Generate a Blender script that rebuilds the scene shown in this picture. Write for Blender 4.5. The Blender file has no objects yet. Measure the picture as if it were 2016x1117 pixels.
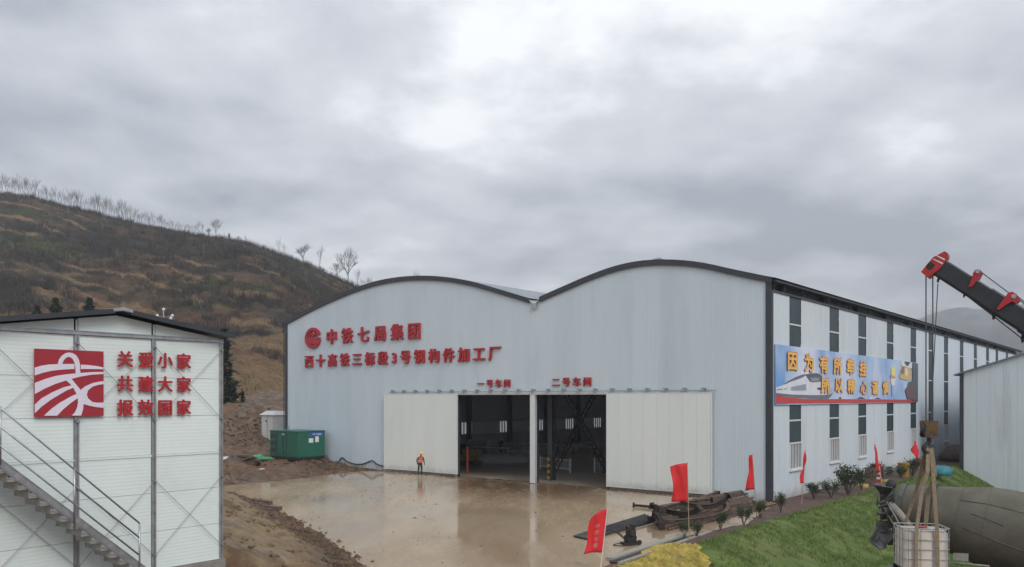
import bpy, bmesh, math, random
import numpy as np
from mathutils import Vector, Matrix, Euler, Quaternion
R = math.radians
random.seed(7); rng = np.random.default_rng(7)
scene = bpy.context.scene
col = scene.collection

# ------------------------------------------------------------------ camera
FPX, Y0, CX, HC = 1640.0, 783.0, 1008.0, 6.0           # focal length and horizon row measured on the 2016 px wide photograph
cam_d = bpy.data.cameras.new('camera'); cam = bpy.data.objects.new('camera', cam_d); col.objects.link(cam)
cam.location = (0, 0, HC); cam.rotation_euler = (R(90), 0, 0)
cam_d.sensor_width = 36; cam_d.lens = 36 * FPX / 2016; cam_d.shift_y = (Y0 - 558.5) / 2016
cam_d.clip_start = 0.2; cam_d.clip_end = 9000
scene.camera = cam

# ------------------------------------------------------------------ world, sun, exposure
SUN_EL, SUN_AZ = R(42), R(152)                          # azimuth clockwise from +Y
world = bpy.data.worlds.new('World'); scene.world = world; world.use_nodes = True
wn, wl = world.node_tree.nodes, world.node_tree.links
wn.clear()
def wnode(t, **k):
    n = wn.new(t)
    for a, b in k.items(): setattr(n, a, b)
    return n
out = wnode('ShaderNodeOutputWorld'); bg = wnode('ShaderNodeBackground')
sky = wnode('ShaderNodeTexSky', sky_type='NISHITA'); sky.sun_disc = False
sky.sun_elevation = SUN_EL; sky.sun_rotation = SUN_AZ; sky.air_density = 1.0; sky.dust_density = 3.0
tc = wnode('ShaderNodeTexCoord')
sep = wnode('ShaderNodeSeparateXYZ'); wl.new(tc.outputs['Generated'], sep.inputs[0])
zz = wnode('ShaderNodeMath', operation='MAXIMUM'); wl.new(sep.outputs['Z'], zz.inputs[0]); zz.inputs[1].default_value = 0.0
za = wnode('ShaderNodeMath', operation='ADD'); wl.new(zz.outputs[0], za.inputs[0]); za.inputs[1].default_value = 0.22
dx = wnode('ShaderNodeMath', operation='DIVIDE'); wl.new(sep.outputs['X'], dx.inputs[0]); wl.new(za.outputs[0], dx.inputs[1])
dy = wnode('ShaderNodeMath', operation='DIVIDE'); wl.new(sep.outputs['Y'], dy.inputs[0]); wl.new(za.outputs[0], dy.inputs[1])
cmb = wnode('ShaderNodeCombineXYZ'); wl.new(dx.outputs[0], cmb.inputs[0]); wl.new(dy.outputs[0], cmb.inputs[1])
mp = wnode('ShaderNodeMapping'); mp.inputs['Location'].default_value = (-10.96, -2.77, -.025); wl.new(cmb.outputs[0], mp.inputs[0])
n1 = wnode('ShaderNodeTexNoise'); n1.inputs['Scale'].default_value = 0.8; n1.inputs['Detail'].default_value = 6; n1.inputs['Roughness'].default_value = 0.5; n1.inputs['Distortion'].default_value = 0.35
n2 = wnode('ShaderNodeTexNoise'); n2.inputs['Scale'].default_value = 2.6; n2.inputs['Detail'].default_value = 7; n2.inputs['Roughness'].default_value = 0.55
wl.new(mp.outputs[0], n1.inputs['Vector']); wl.new(mp.outputs[0], n2.inputs['Vector'])
mx = wnode('ShaderNodeMix', data_type='FLOAT'); mx.inputs[0].default_value = 0.42
wl.new(n1.outputs['Fac'], mx.inputs[2]); wl.new(n2.outputs['Fac'], mx.inputs[3])
cr = wnode('ShaderNodeValToRGB'); wl.new(mx.outputs[0], cr.inputs[0])
e = cr.color_ramp.elements
e[0].position = 0.39; e[0].color = (3.2, 3.43, 3.85, 1)
e[1].position = 0.62; e[1].color = (8.3, 8.55, 8.8, 1)
m_ = cr.color_ramp.elements.new(0.46); m_.color = (4.4, 4.65, 5.1, 1)
m_ = cr.color_ramp.elements.new(0.55); m_.color = (5.9, 6.12, 6.5, 1)
cm = wnode('ShaderNodeMix', data_type='RGBA'); cm.inputs[0].default_value = 0.93    # 93 % cloud cover over the clear sky
wl.new(sky.outputs[0], cm.inputs[6]); wl.new(cr.outputs[0], cm.inputs[7])
wl.new(cm.outputs[2], bg.inputs['Color']); bg.inputs['Strength'].default_value = 0.1
wl.new(bg.outputs[0], out.inputs['Surface'])
sun_d = bpy.data.lights.new('sun', 'SUN'); sun_d.energy = 1.1; sun_d.angle = R(28); sun_d.color = (1.0, 0.97, 0.93)
sun = bpy.data.objects.new('sun', sun_d); col.objects.link(sun)
sd = Vector((math.sin(SUN_AZ) * math.cos(SUN_EL), math.cos(SUN_AZ) * math.cos(SUN_EL), math.sin(SUN_EL)))
sun.rotation_euler = sd.to_track_quat('Z', 'Y').to_euler()
vs = scene.view_settings; vs.view_transform = 'Standard'; vs.look = 'None'; vs.gamma = 1; vs.exposure = 0.53
scene.cycles.max_bounces = 8; scene.cycles.diffuse_bounces = 4; scene.cycles.volume_bounces = 0
scene.cycles.use_denoising = True

# ------------------------------------------------------------------ frames and helpers
C0 = np.array([14.9, 48.0])                              # near right corner of the factory, on the yard (z = 0)
TH = math.atan2(-0.6251, 0.7806)                         # site axes: +x out of the long side wall, +y along it
EX = np.array([0.7806, -0.6251]); EY = np.array([0.6251, 0.7806])
def wd(x, y, z=0.0):
    p = C0 + EX * x + EY * y
    return Vector((p[0], p[1], z))
def site(X, Y):
    d = np.array([X, Y]) - C0
    return float(d @ EX), float(d @ EY)
def gp(px, py, z=0.0):                                   # world point on the level z seen at a photo pixel
    d = FPX * (HC - z) / (py - Y0)
    return Vector(((px - CX) / FPX * d, d, z))
def dp(px, py, d):                                       # world point at depth d seen at a photo pixel
    return Vector(((px - CX) / FPX * d, d, HC + (Y0 - py) / FPX * d))
def onp(P, D, px, py):                                   # point of a vertical plane (P, D): distance along D, height
    u = (px - CX) / FPX
    t = (u * P[1] - P[0]) / (D[0] - u * D[1]); d = P[1] + D[1] * t
    return t, HC + (Y0 - py) / FPX * d
def fac(px, py): return onp(C0, -EX, px, py)             # (s, z) on the front facade, s to the left
def sidew(px, py): return onp(C0, EY, px, py)            # (q, z) on the long side wall

def vnoise(x, y, seed=0):
    x = np.asarray(x, float); y = np.asarray(y, float)
    xi = np.floor(x).astype(np.int64); yi = np.floor(y).astype(np.int64); xf = x - xi; yf = y - yi
    def h(a, b):
        n = (a * 374761393 + b * 668265263 + seed * 1442695041) & 0xffffffff
        n = ((n ^ (n >> 13)) * 1274126177) & 0xffffffff
        return ((n ^ (n >> 16)) & 0xffff) / 65535.0
    u = xf * xf * (3 - 2 * xf); v = yf * yf * (3 - 2 * yf)
    return (h(xi, yi) * (1 - u) + h(xi + 1, yi) * u) * (1 - v) + (h(xi, yi + 1) * (1 - u) + h(xi + 1, yi + 1) * u) * v
def fbm(x, y, o=4, seed=0):
    s = 0; a = 0.5; f = 1.0
    for i in range(o):
        s = s + a * (vnoise(np.asarray(x) * f, np.asarray(y) * f, seed + i) - 0.5) * 2; a *= 0.5; f *= 2.03
    return s
def sstep(a, b, x):
    t = np.clip((np.asarray(x, float) - a) / (b - a), 0, 1); return t * t * (3 - 2 * t)

class MB:
    def __init__(s): s.v = []; s.f = []; s.mi = []; s.cur = 0; s.sm = False
    def add(s, vs, fs):
        b = len(s.v); s.v += [tuple(p) for p in vs]
        for f in fs: s.f.append(tuple(i + b for i in f)); s.mi.append(s.cur)
        return s
    def box(s, x0, x1, y0, y1, z0, z1):
        return s.add([(x0,y0,z0),(x1,y0,z0),(x1,y1,z0),(x0,y1,z0),(x0,y0,z1),(x1,y0,z1),(x1,y1,z1),(x0,y1,z1)],
                     [(0,3,2,1),(4,5,6,7),(0,1,5,4),(1,2,6,5),(2,3,7,6),(3,0,4,7)])
    def bar(s, a, b, w, h=None, up=(0,0,1)):             # rectangular bar from a to b
        h = h or w; a = Vector(a); b = Vector(b); d = (b - a).normalized(); up = Vector(up)
        if abs(d.dot(up)) > 0.98: up = Vector((1, 0, 0))
        sx = d.cross(up).normalized() * (w / 2); sz = sx.cross(d).normalized() * (h / 2)
        vs = [a - sx - sz, a + sx - sz, a + sx + sz, a - sx + sz, b - sx - sz, b + sx - sz, b + sx + sz, b - sx + sz]
        return s.add(vs, [(0,1,2,3),(4,7,6,5),(0,4,5,1),(1,5,6,2),(2,6,7,3),(3,7,4,0)])
    def tube(s, pts, rad, n=6, cap=True):
        pts = [Vector(p) for p in pts]; m = len(pts)
        rads = rad if isinstance(rad, (list, tuple)) else [rad] * m
        vs = []; fs = []; prev = None
        for i, p in enumerate(pts):
            d = (pts[min(i + 1, m - 1)] - pts[max(i - 1, 0)]).normalized()
            if prev is None:
                ref = Vector((0, 0, 1)) if abs(d.z) < 0.9 else Vector((1, 0, 0)); a = d.cross(ref).normalized()
            else: a = (prev - d * prev.dot(d)).normalized()
            prev = a; b = d.cross(a)
            for k in range(n):
                t = 2 * math.pi * k / n; vs.append(p + (a * math.cos(t) + b * math.sin(t)) * rads[i])
        for i in range(m - 1):
            for k in range(n):
                k2 = (k + 1) % n; fs.append((i*n+k, i*n+k2, (i+1)*n+k2, (i+1)*n+k))
        if cap: fs += [tuple(range(n - 1, -1, -1)), tuple((m-1)*n + k for k in range(n))]
        return s.add(vs, fs)
    def lathe(s, o, ax, prof, n=24, cap=True):           # prof: (distance along the axis, radius)
        o = Vector(o); ax = Vector(ax).normalized(); ref = Vector((0,0,1)) if abs(ax.z) < .9 else Vector((1,0,0))
        a = ax.cross(ref).normalized(); b = ax.cross(a); vs = []; fs = []; m = len(prof)
        for t, r in prof:
            for k in range(n):
                q = 2 * math.pi * k / n; vs.append(o + ax * t + (a * math.cos(q) + b * math.sin(q)) * r)
        for i in range(m - 1):
            for k in range(n):
                k2 = (k + 1) % n; fs.append((i*n+k, i*n+k2, (i+1)*n+k2, (i+1)*n+k))
        if cap: fs += [tuple(range(n - 1, -1, -1)), tuple((m-1)*n + k for k in range(n))]
        return s.add(vs, fs)
    def prism(s, poly, fn, t0, t1):                      # polygon (a, b) pulled from t0 to t1, fn(a, b, t) gives the point
        n = len(poly); vs = [fn(a, b, t0) for a, b in poly] + [fn(a, b, t1) for a, b in poly]
        fs = [tuple(range(n - 1, -1, -1)), tuple(range(n, 2 * n))] + [(i, (i + 1) % n, n + (i + 1) % n, n + i) for i in range(n)]
        return s.add(vs, fs)
    def sphere(s, c, rx, ry=None, rz=None, nu=10, nv=7):
        ry = ry or rx; rz = rz or rx; c = Vector(c); vs = []; fs = []
        for j in range(nv + 1):
            ph = math.pi * j / nv
            for i in range(nu):
                th = 2 * math.pi * i / nu
                vs.append(c + Vector((rx*math.sin(ph)*math.cos(th), ry*math.sin(ph)*math.sin(th), rz*math.cos(ph))))
        for j in range(nv):
            for i in range(nu):
                fs.append((j*nu+i, (j+1)*nu+i, (j+1)*nu+(i+1)%nu, j*nu+(i+1)%nu))
        return s.add(vs, fs)
    def mesh(s, name):
        me = bpy.data.meshes.new(name); me.from_pydata(s.v, [], s.f); me.update()
        bm = bmesh.new(); bm.from_mesh(me); bmesh.ops.remove_doubles(bm, verts=bm.verts, dist=1e-5) if len(s.v) < 4000 else None
        bmesh.ops.recalc_face_normals(bm, faces=bm.faces) if len(s.v) < 20000 else None
        bm.to_mesh(me); bm.free()
        return me
    def build(s, name, mats, parent=None, smooth=False):
        me = bpy.data.meshes.new(name); me.from_pydata(s.v, [], s.f)
        for m in (mats if isinstance(mats, (list, tuple)) else [mats]): me.materials.append(m)
        if len(set(s.mi)) > 1: me.polygons.foreach_set('material_index', s.mi)
        if len(s.v) < 20000:
            bm = bmesh.new(); bm.from_mesh(me); bmesh.ops.recalc_face_normals(bm, faces=bm.faces); bm.to_mesh(me); bm.free()
        if smooth: me.polygons.foreach_set('use_smooth', [True] * len(me.polygons))
        me.update()
        return link(name, me, parent)
def link(name, me, parent=None, loc=None, rz=None):
    o = bpy.data.objects.new(name, me); col.objects.link(o)
    if parent: o.parent = parent
    if loc is not None: o.location = loc
    if rz is not None: o.rotation_euler = (0, 0, rz)
    return o
def tag(o, label=None, cat=None, group=None, kind=None):
    if label: o['label'] = label
    if cat: o['category'] = cat
    if group: o['group'] = group
    if kind: o['kind'] = kind
    return o
def thing(name, label, cat, loc=(0, 0, 0), rz=0.0, group=None):
    o = bpy.data.objects.new(name, None); o.empty_display_size = 0.3; col.objects.link(o)
    o.location = loc; o.rotation_euler = (0, 0, rz)
    return tag(o, label, cat, group)
def copy_tree(o, parent=None):
    c = o.copy(); col.objects.link(c); c.parent = parent
    for ch in list(o.children): copy_tree(ch, c)
    return c
def auto_smooth(o, ang=35):
    o.data.polygons.foreach_set('use_smooth', [True] * len(o.data.polygons))
    bm = bmesh.new(); bm.from_mesh(o.data)
    for e_ in bm.edges:
        if len(e_.link_faces) == 2 and e_.calc_face_angle(0) > R(ang): e_.smooth = False
    bm.to_mesh(o.data); bm.free()
    return o

# ------------------------------------------------------------------ materials
def mat(name, c1, c2=None, scale=1.0, rough=0.6, metal=0.0, bump=0.0, bscale=None, r2=None, spec=0.5, stretch=(1,1,1), detail=5, contrast=(0.35, 0.65), c3=None, s3=0.2, f3=(0.45, 0.7), transl=0.0, rot=0.0):
    m = bpy.data.materials.new(name); m.use_nodes = True; nt = m.node_tree; N, L = nt.nodes, nt.links
    b = N['Principled BSDF']; b.inputs['Roughness'].default_value = rough; b.inputs['Metallic'].default_value = metal
    b.inputs['Specular IOR Level'].default_value = spec
    b.inputs['Base Color'].default_value = (*c1, 1)
    geo = N.new('ShaderNodeNewGeometry'); mpn = N.new('ShaderNodeMapping'); mpn.inputs['Scale'].default_value = stretch; mpn.inputs['Rotation'].default_value = (0, 0, rot)
    L.new(geo.outputs['Position'], mpn.inputs[0])
    if c2 is not None:
        n = N.new('ShaderNodeTexNoise'); n.inputs['Scale'].default_value = scale; n.inputs['Detail'].default_value = detail; n.inputs['Roughness'].default_value = 0.6
        L.new(mpn.outputs[0], n.inputs['Vector'])
        r = N.new('ShaderNodeValToRGB'); r.color_ramp.elements[0].position = contrast[0]; r.color_ramp.elements[1].position = contrast[1]
        r.color_ramp.elements[0].color = (*c1, 1); r.color_ramp.elements[1].color = (*c2, 1)
        L.new(n.outputs['Fac'], r.inputs[0]); last = r.outputs[0]
        if c3 is not None:
            n3 = N.new('ShaderNodeTexNoise'); n3.inputs['Scale'].default_value = s3; n3.inputs['Detail'].default_value = 6; n3.inputs['Roughness'].default_value = 0.62
            L.new(mpn.outputs[0], n3.inputs['Vector'])
            mr = N.new('ShaderNodeMapRange'); mr.inputs[1].default_value = f3[0]; mr.inputs[2].default_value = f3[1]; L.new(n3.outputs['Fac'], mr.inputs[0])
            mxx = N.new('ShaderNodeMix'); mxx.data_type = 'RGBA'; L.new(mr.outputs[0], mxx.inputs[0]); L.new(last, mxx.inputs[6]); mxx.inputs[7].default_value = (*c3, 1)
            last = mxx.outputs[2]
        L.new(last, b.inputs['Base Color'])
        if r2 is not None:
            mr2 = N.new('ShaderNodeMapRange'); mr2.inputs[1].default_value = 0.4; mr2.inputs[2].default_value = 0.62; mr2.inputs[3].default_value = rough; mr2.inputs[4].default_value = r2
            L.new(n.outputs['Fac'], mr2.inputs[0]); L.new(mr2.outputs[0], b.inputs['Roughness'])
    if bump:
        nb = N.new('ShaderNodeTexNoise'); nb.inputs['Scale'].default_value = bscale or scale * 4; nb.inputs['Detail'].default_value = 6
        L.new(mpn.outputs[0], nb.inputs['Vector'])
        bp = N.new('ShaderNodeBump'); bp.inputs['Strength'].default_value = 1.0; bp.inputs['Distance'].default_value = bump
        L.new(nb.outputs['Fac'], bp.inputs['Height']); L.new(bp.outputs[0], b.inputs['Normal'])
    if transl:
        tr = N.new('ShaderNodeBsdfTranslucent'); tr.inputs[0].default_value = (*c1, 1)
        ms = N.new('ShaderNodeMixShader'); ms.inputs[0].default_value = transl
        L.new(b.outputs[0], ms.inputs[1]); L.new(tr.outputs[0], ms.inputs[2]); L.new(ms.outputs[0], N['Material Output'].inputs[0])
    return m
def ribs(m, axis, period, depth, frame=True):
    """fine pressed ribs of a steel sheet, as relief, running across the given site axis ('y','x' or 'z')"""
    N, L = m.node_tree.nodes, m.node_tree.links; b = N['Principled BSDF']
    geo = N.new('ShaderNodeNewGeometry'); mpn = N.new('ShaderNodeMapping'); mpn.inputs['Rotation'].default_value = (0, 0, -TH)
    L.new(geo.outputs['Position'], mpn.inputs[0]); sp = N.new('ShaderNodeSeparateXYZ'); L.new(mpn.outputs[0], sp.inputs[0])
    mm = N.new('ShaderNodeMath'); mm.operation = 'MULTIPLY'; mm.inputs[1].default_value = 2 * math.pi / period; L.new(sp.outputs['XYZ'.index(axis.upper())], mm.inputs[0])
    sn = N.new('ShaderNodeMath'); sn.operation = 'SINE'; L.new(mm.outputs[0], sn.inputs[0])
    pw = N.new('ShaderNodeMath'); pw.operation = 'GREATER_THAN'; pw.inputs[1].default_value = 0.2; L.new(sn.outputs[0], pw.inputs[0])
    smn = N.new('ShaderNodeMapRange'); smn.inputs[1].default_value = -0.2; smn.inputs[2].default_value = 0.6; smn.interpolation_type = 'SMOOTHSTEP'; L.new(sn.outputs[0], smn.inputs[0])
    bp = N.new('ShaderNodeBump'); bp.inputs['Distance'].default_value = depth; bp.inputs['Strength'].default_value = 1
    L.new(smn.outputs[0], bp.inputs['Height'])
    old = b.inputs['Normal'].links
    if old: L.new(old[0].from_socket, bp.inputs['Normal'])
    L.new(bp.outputs[0], b.inputs['Normal'])
    return m

def wear(m, var=.018, top=1.0):
    """sheet-to-sheet tint differences and mud splashed up the foot of the wall"""
    N, L = m.node_tree.nodes, m.node_tree.links; b = N['Principled BSDF']; src = b.inputs['Base Color'].links[0].from_socket
    oi = N.new('ShaderNodeObjectInfo'); mr = N.new('ShaderNodeMapRange'); mr.inputs[3].default_value = 1 - var; mr.inputs[4].default_value = 1 + var; L.new(oi.outputs['Random'], mr.inputs[0])
    sc = N.new('ShaderNodeVectorMath'); sc.operation = 'SCALE'; L.new(src, sc.inputs[0]); L.new(mr.outputs[0], sc.inputs['Scale'])
    geo = N.new('ShaderNodeNewGeometry'); sp = N.new('ShaderNodeSeparateXYZ'); L.new(geo.outputs['Position'], sp.inputs[0])
    nz = N.new('ShaderNodeTexNoise'); nz.inputs['Scale'].default_value = 1.6; nz.inputs['Detail'].default_value = 8; nz.inputs['Roughness'].default_value = .7; L.new(geo.outputs['Position'], nz.inputs['Vector'])
    hz_ = N.new('ShaderNodeMapRange'); hz_.inputs[1].default_value = top; hz_.inputs[2].default_value = 0; L.new(sp.outputs['Z'], hz_.inputs[0])
    ml_ = N.new('ShaderNodeMath'); ml_.operation = 'MULTIPLY'; L.new(nz.outputs['Fac'], ml_.inputs[0]); L.new(hz_.outputs[0], ml_.inputs[1])
    rr = N.new('ShaderNodeMapRange'); rr.inputs[1].default_value = .2; rr.inputs[2].default_value = .6; rr.inputs[4].default_value = .7; L.new(ml_.outputs[0], rr.inputs[0])
    mxx = N.new('ShaderNodeMix'); mxx.data_type = 'RGBA'; L.new(rr.outputs[0], mxx.inputs[0]); L.new(sc.outputs[0], mxx.inputs[6]); mxx.inputs[7].default_value = (.30, .24, .18, 1)
    L.new(mxx.outputs[2], b.inputs['Base Color']); return m
M = {}
M['facade'] = mat('facade_sheet', (.58,.675,.735), (.62,.71,.765), .35, .42, 0, .0008, 1.5, stretch=(1,1,.18), c3=(.52,.60,.645), s3=.55, f3=(.5,.8))
ribs(M['facade'], 'x', 0.19, .006); wear(M['facade'])
M['sidewall'] = mat('side_sheet', (.60,.665,.72), (.64,.70,.75), .4, .38, 0, .0008, 1.5, stretch=(1,1,.15), c3=(.50,.55,.58), s3=.7, f3=(.5,.8))
wear(M['sidewall'])
M['door'] = mat('door_sheet', (.74,.785,.755), (.775,.815,.79), .5, .45, 0, .001, 1.2, stretch=(1,1,.15), c3=(.67,.70,.66), s3=.8, f3=(.55,.85))
ribs(M['door'], 'x', 0.12, .004); wear(M['door'], .015, 1.1)
M['trim'] = mat('dark_trim', (.032,.038,.047), (.045,.05,.06), 2, .5)
M['darksteel'] = mat('dark_paint_steel', (.03,.034,.04), (.05,.052,.056), 1.5, .55, .2)
M['roof'] = mat('roof_sheet', (.20,.23,.27), (.25,.28,.31), .4, .4, .3); ribs(M['roof'], 'x', .5, .02)
M['red'] = mat('red_letter', (.46,.018,.028), (.40,.015,.024), 3, .4)
M['redpanel'] = mat('red_print', (.36,.022,.038), (.39,.024,.04), 2, .45)
M['printwhite'] = mat('white_print', (.76,.70,.82), (.80,.75,.85), 2, .45)
M['cabin'] = mat('cabin_sheet', (.74,.83,.81), (.78,.86,.84), .8, .42, 0, .0015, 2.0, stretch=(1,1,1), c3=(.68,.755,.735), s3=1.2, f3=(.5,.85)); ribs(M['cabin'], 'z', .085, .0014); wear(M['cabin'], .02, .01)
M['galv'] = mat('galvanised_steel', (.36,.37,.385), (.50,.51,.52), 6, .38, .75, 0)
M['rod'] = mat('brace_rod', (.22,.23,.23), (.32,.33,.33), 9, .5, .5)
M['white'] = mat('white_frame', (.74,.75,.75), (.68,.69,.69), 3, .4)
M['glassdark'] = mat('green_sheet_glazing', (.055,.10,.115), (.085,.135,.15), 1.2, .22, 0, .0, stretch=(1,1,.3), spec=.6, transl=.45); ribs(M['glassdark'], 'y', .16, .012)
M['pane'] = mat('window_pane', (.16,.17,.17), (.26,.26,.25), 1.0, .12, 0, stretch=(6,6,.5), spec=.7)
M['frost'] = mat('frosted_pane', (.85,.87,.88), None, rough=.35, transl=.85)
M['inner'] = mat('inner_liner', (.34,.37,.40), (.42,.44,.46), .5, .7)
M['floor'] = mat('workshop_floor', (.24,.195,.155), (.32,.265,.21), .5, .35, 0, .004, 6, r2=.6)
M['rust'] = mat('rusty_steel', (.075,.053,.043), (.18,.125,.098), 5, .7, .25, .004, 25)
M['rustbar'] = mat('rusty_bar', (.095,.065,.053), (.20,.145,.115), 4, .65, .25, .003, 25); wear(M['rustbar'], .45, .001)
M['rustdark'] = mat('dark_rusty_steel', (.032,.027,.026), (.07,.05,.042), 5, .6, .35, .003, 25)
M['blackpipe'] = mat('black_pipe', (.018,.02,.025), (.03,.032,.04), 4, .35)
M['board'] = mat('grey_board', (.26,.255,.225), (.38,.36,.31), 6, .6, 0, .004, 20, stretch=(1,1,1))
M['flag'] = mat('red_flag', (.90,.06,.07), (.84,.05,.06), 2, .65, transl=.4)
M['flagtext'] = mat('flag_lettering', (.78,.30,.28), None, rough=.6)
M['pole'] = mat('bamboo_pole', (.33,.24,.16), (.42,.32,.22), 8, .6)
M['wpole'] = mat('white_pole', (.72,.66,.64), None, rough=.5)
M['green'] = mat('green_paint', (.014,.125,.082), (.018,.14,.094), 2, .38, 0, .002, 6, c3=(.03,.10,.06), s3=1.5)
M['blue'] = mat('blue_label', (.03,.11,.42), None, rough=.4)
M['paper'] = mat('white_paper', (.72,.74,.74), None, rough=.6)
M['black'] = mat('black_rubber', (.014,.014,.015), (.022,.022,.023), 8, .6)
M['cream'] = mat('cream_cabinet', (.60,.60,.57), (.66,.66,.63), 1.5, .5)
M['rope'] = mat('webbing', (.22,.17,.115), (.33,.265,.18), 14, .85, 0, .003, 90)
M['cranered'] = mat('crane_red', (.50,.028,.035), (.42,.024,.03), 5, .4, c3=(.12,.05,.04), s3=4, f3=(.6,.75))
M['boom'] = mat('boom_black', (.022,.026,.03), (.034,.038,.042), 3, .4, .1, .001, 10)
M['wire'] = mat('wire_rope', (.10,.105,.115), None, rough=.5, metal=.5)
M['yellowblack'] = mat('hook_block_paint', (.025,.02,.016), (.13,.075,.025), 5, .6, contrast=(.45,.55), c3=(.05,.035,.03), s3=9)
M['drum'] = mat('cement_drum', (.082,.077,.054), (.135,.127,.092), 1.2, .62, 0, .006, 14, c3=(.07,.068,.052), s3=.9, f3=(.5,.8))
M['drumdark'] = mat('cement_caked_steel', (.06,.062,.062), (.13,.13,.122), 5, .6, .2, .01, 18)
M['hose'] = mat('dusty_hose', (.21,.21,.17), (.3,.29,.24), 6, .7)
M['ibc'] = mat('milky_plastic', (.70,.66,.58), (.78,.76,.70), 2.5, .35, 0, transl=.35)
M['residue'] = mat('tank_residue', (.62,.54,.44), (.74,.70,.65), 3, .5)
M['dullyellow'] = mat('worn_yellow', (.17,.105,.025), (.09,.06,.02), 9, .6)
M['mulch'] = mat('mulch_soil', (.075,.043,.034), (.14,.088,.068), 5, .85, 0, .05, 9, c3=(.19,.13,.10), s3=1.2, f3=(.55,.75))
M['skin'] = mat('skin', (.38,.22,.15), None, rough=.55)
M['jacket'] = mat('dark_jacket', (.03,.034,.036), (.045,.047,.05), 12, .8)
M['trouser'] = mat('dark_trousers', (.022,.03,.035), (.035,.043,.05), 12, .8)
M['vest'] = mat('orange_vest', (.78,.13,.075), (.70,.10,.06), 15, .7)
M['hat'] = mat('yellow_helmet', (.85,.50,.02), None, rough=.35)
M['yellow'] = mat('yellow_paint', (.36,.22,.03), (.28,.17,.03), 6, .5)
M['bluepaint'] = mat('blue_tarp', (.03,.20,.24), (.04,.25,.30), 4, .5)
M['bark'] = mat('grey_bark', (.075,.066,.06), (.12,.108,.098), 3, .85)
M['barkp'] = mat('pale_bark', (.15,.14,.135), (.21,.20,.19), 3, .85)
M['sacks'] = mat('white_sack', (.62,.60,.57), (.7,.69,.66), 9, .8)
M['tarpgreen'] = mat('green_tarp', (.03,.30,.11), (.05,.40,.17), 6, .5)
def leaf(name, c1, c2, sc=6, **k):
    return mat(name, c1, c2, sc, .65, transl=.25, **k)
M['leaf'] = leaf('shrub_leaf', (.03,.052,.02), (.075,.105,.042))
M['conifer'] = leaf('conifer_needle', (.016,.034,.016), (.035,.062,.028), 2)
M['grassblade'] = leaf('grass_blade', (.068,.13,.02), (.18,.25,.052), 1.3, stretch=(.35, 2.0, 1), rot=-TH + .35, detail=6, contrast=(.38, .62))
M['straw'] = leaf('straw_blade', (.36,.28,.05), (.62,.49,.12), 1.3)
M['drygrass'] = leaf('dry_grass', (.20,.13,.065), (.40,.28,.15), .06)
M['scrub'] = leaf('bare_scrub', (.030,.025,.020), (.072,.058,.045), .08)
M['undergrowth'] = leaf('green_scrub', (.040,.046,.022), (.075,.078,.034), .1)

# ------------------------------------------------------------------ lettering (made first, while the scene is small)
TXT = {}
ch_bold = {.004: .02, .012: .012, .05: .048}
def make_text(jobs):                                     # jobs: (character, weight); unit-height glyph meshes centred on the origin
    tmp = []
    for ch, wgt in jobs:
        cu = bpy.data.curves.new('t', 'FONT'); cu.body = ch; cu.size = 1.0; cu.offset = min(wgt, .012) if wgt != .05 else .012; cu.extrude = 0.5; cu.resolution_u = 3
        cu.align_x = 'CENTER'; o = bpy.data.objects.new('t', cu); col.objects.link(o); tmp.append((ch, wgt, o, cu))
    bpy.context.view_layer.update(); dg = bpy.context.evaluated_depsgraph_get()
    for ch, wgt, o, cu in tmp:
        me = bpy.data.meshes.new_from_object(o.evaluated_get(dg)); n = len(me.vertices)
        co = np.empty(n * 3); me.vertices.foreach_get('co', co); co = co.reshape(-1, 3)
        lo, hi = co.min(0), co.max(0)
        TXT[ch, wgt] = (co, [tuple(p.vertices) for p in me.polygons], lo, hi)
        bpy.data.objects.remove(o); bpy.data.curves.remove(cu); bpy.data.meshes.remove(me)
def glyph(name, ch, wgt, w, h, depth, fn, m, parent, natural=True):
    """one character; fn(a, b, t) places a (right), b (up), t (out of the surface) in the parent's frame"""
    co, fs, lo, hi = TXT[ch, wgt]
    em = 0.92
    cx_, cy_ = (lo[0] + hi[0]) / 2, 0.36
    if ch in '一3十': cy_ = 0.36
    mb = MB()
    sh_ = [(0, 0), (-1, 0), (1, 0), (0, -1), (0, 1)] if ch_bold.get(wgt) else [(0, 0)]
    for i, (ox, oy) in enumerate(sh_):                   # heavy strokes: the same outline struck five times, a hair apart
        o_ = ch_bold.get(wgt, 0); mb.add([fn((x - cx_ + ox * o_) / em * w, (y - cy_ + oy * o_) / em * h, (z + 0.5) * depth * (1 - .012 * i)) for x, y, z in co], fs)
    me = bpy.data.meshes.new(name); me.from_pydata(mb.v, [], mb.f); me.materials.append(m); me.update()
    bm = bmesh.new(); bm.from_mesh(me); bmesh.ops.recalc_face_normals(bm, faces=bm.faces); bm.to_mesh(me); bm.free()
    return link(name, me, parent)
BOLD = 0.004
make_text([(c, BOLD) for c in dict.fromkeys('中铁七局集团西十高铁三标段3号钢构件加工厂一二号车间关爱小家共建大家报效国家')] +
          [(c, w) for c in dict.fromkeys('因为有所牵挂所以精心谨慎') for w in (.012, .05)] + [(c, .01) for c in '中铁七局集团'])

# ================================================================== THE SETTING
def P2(px, py, z=0): p = gp(px, py, z); return (p.x, p.y)
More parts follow.
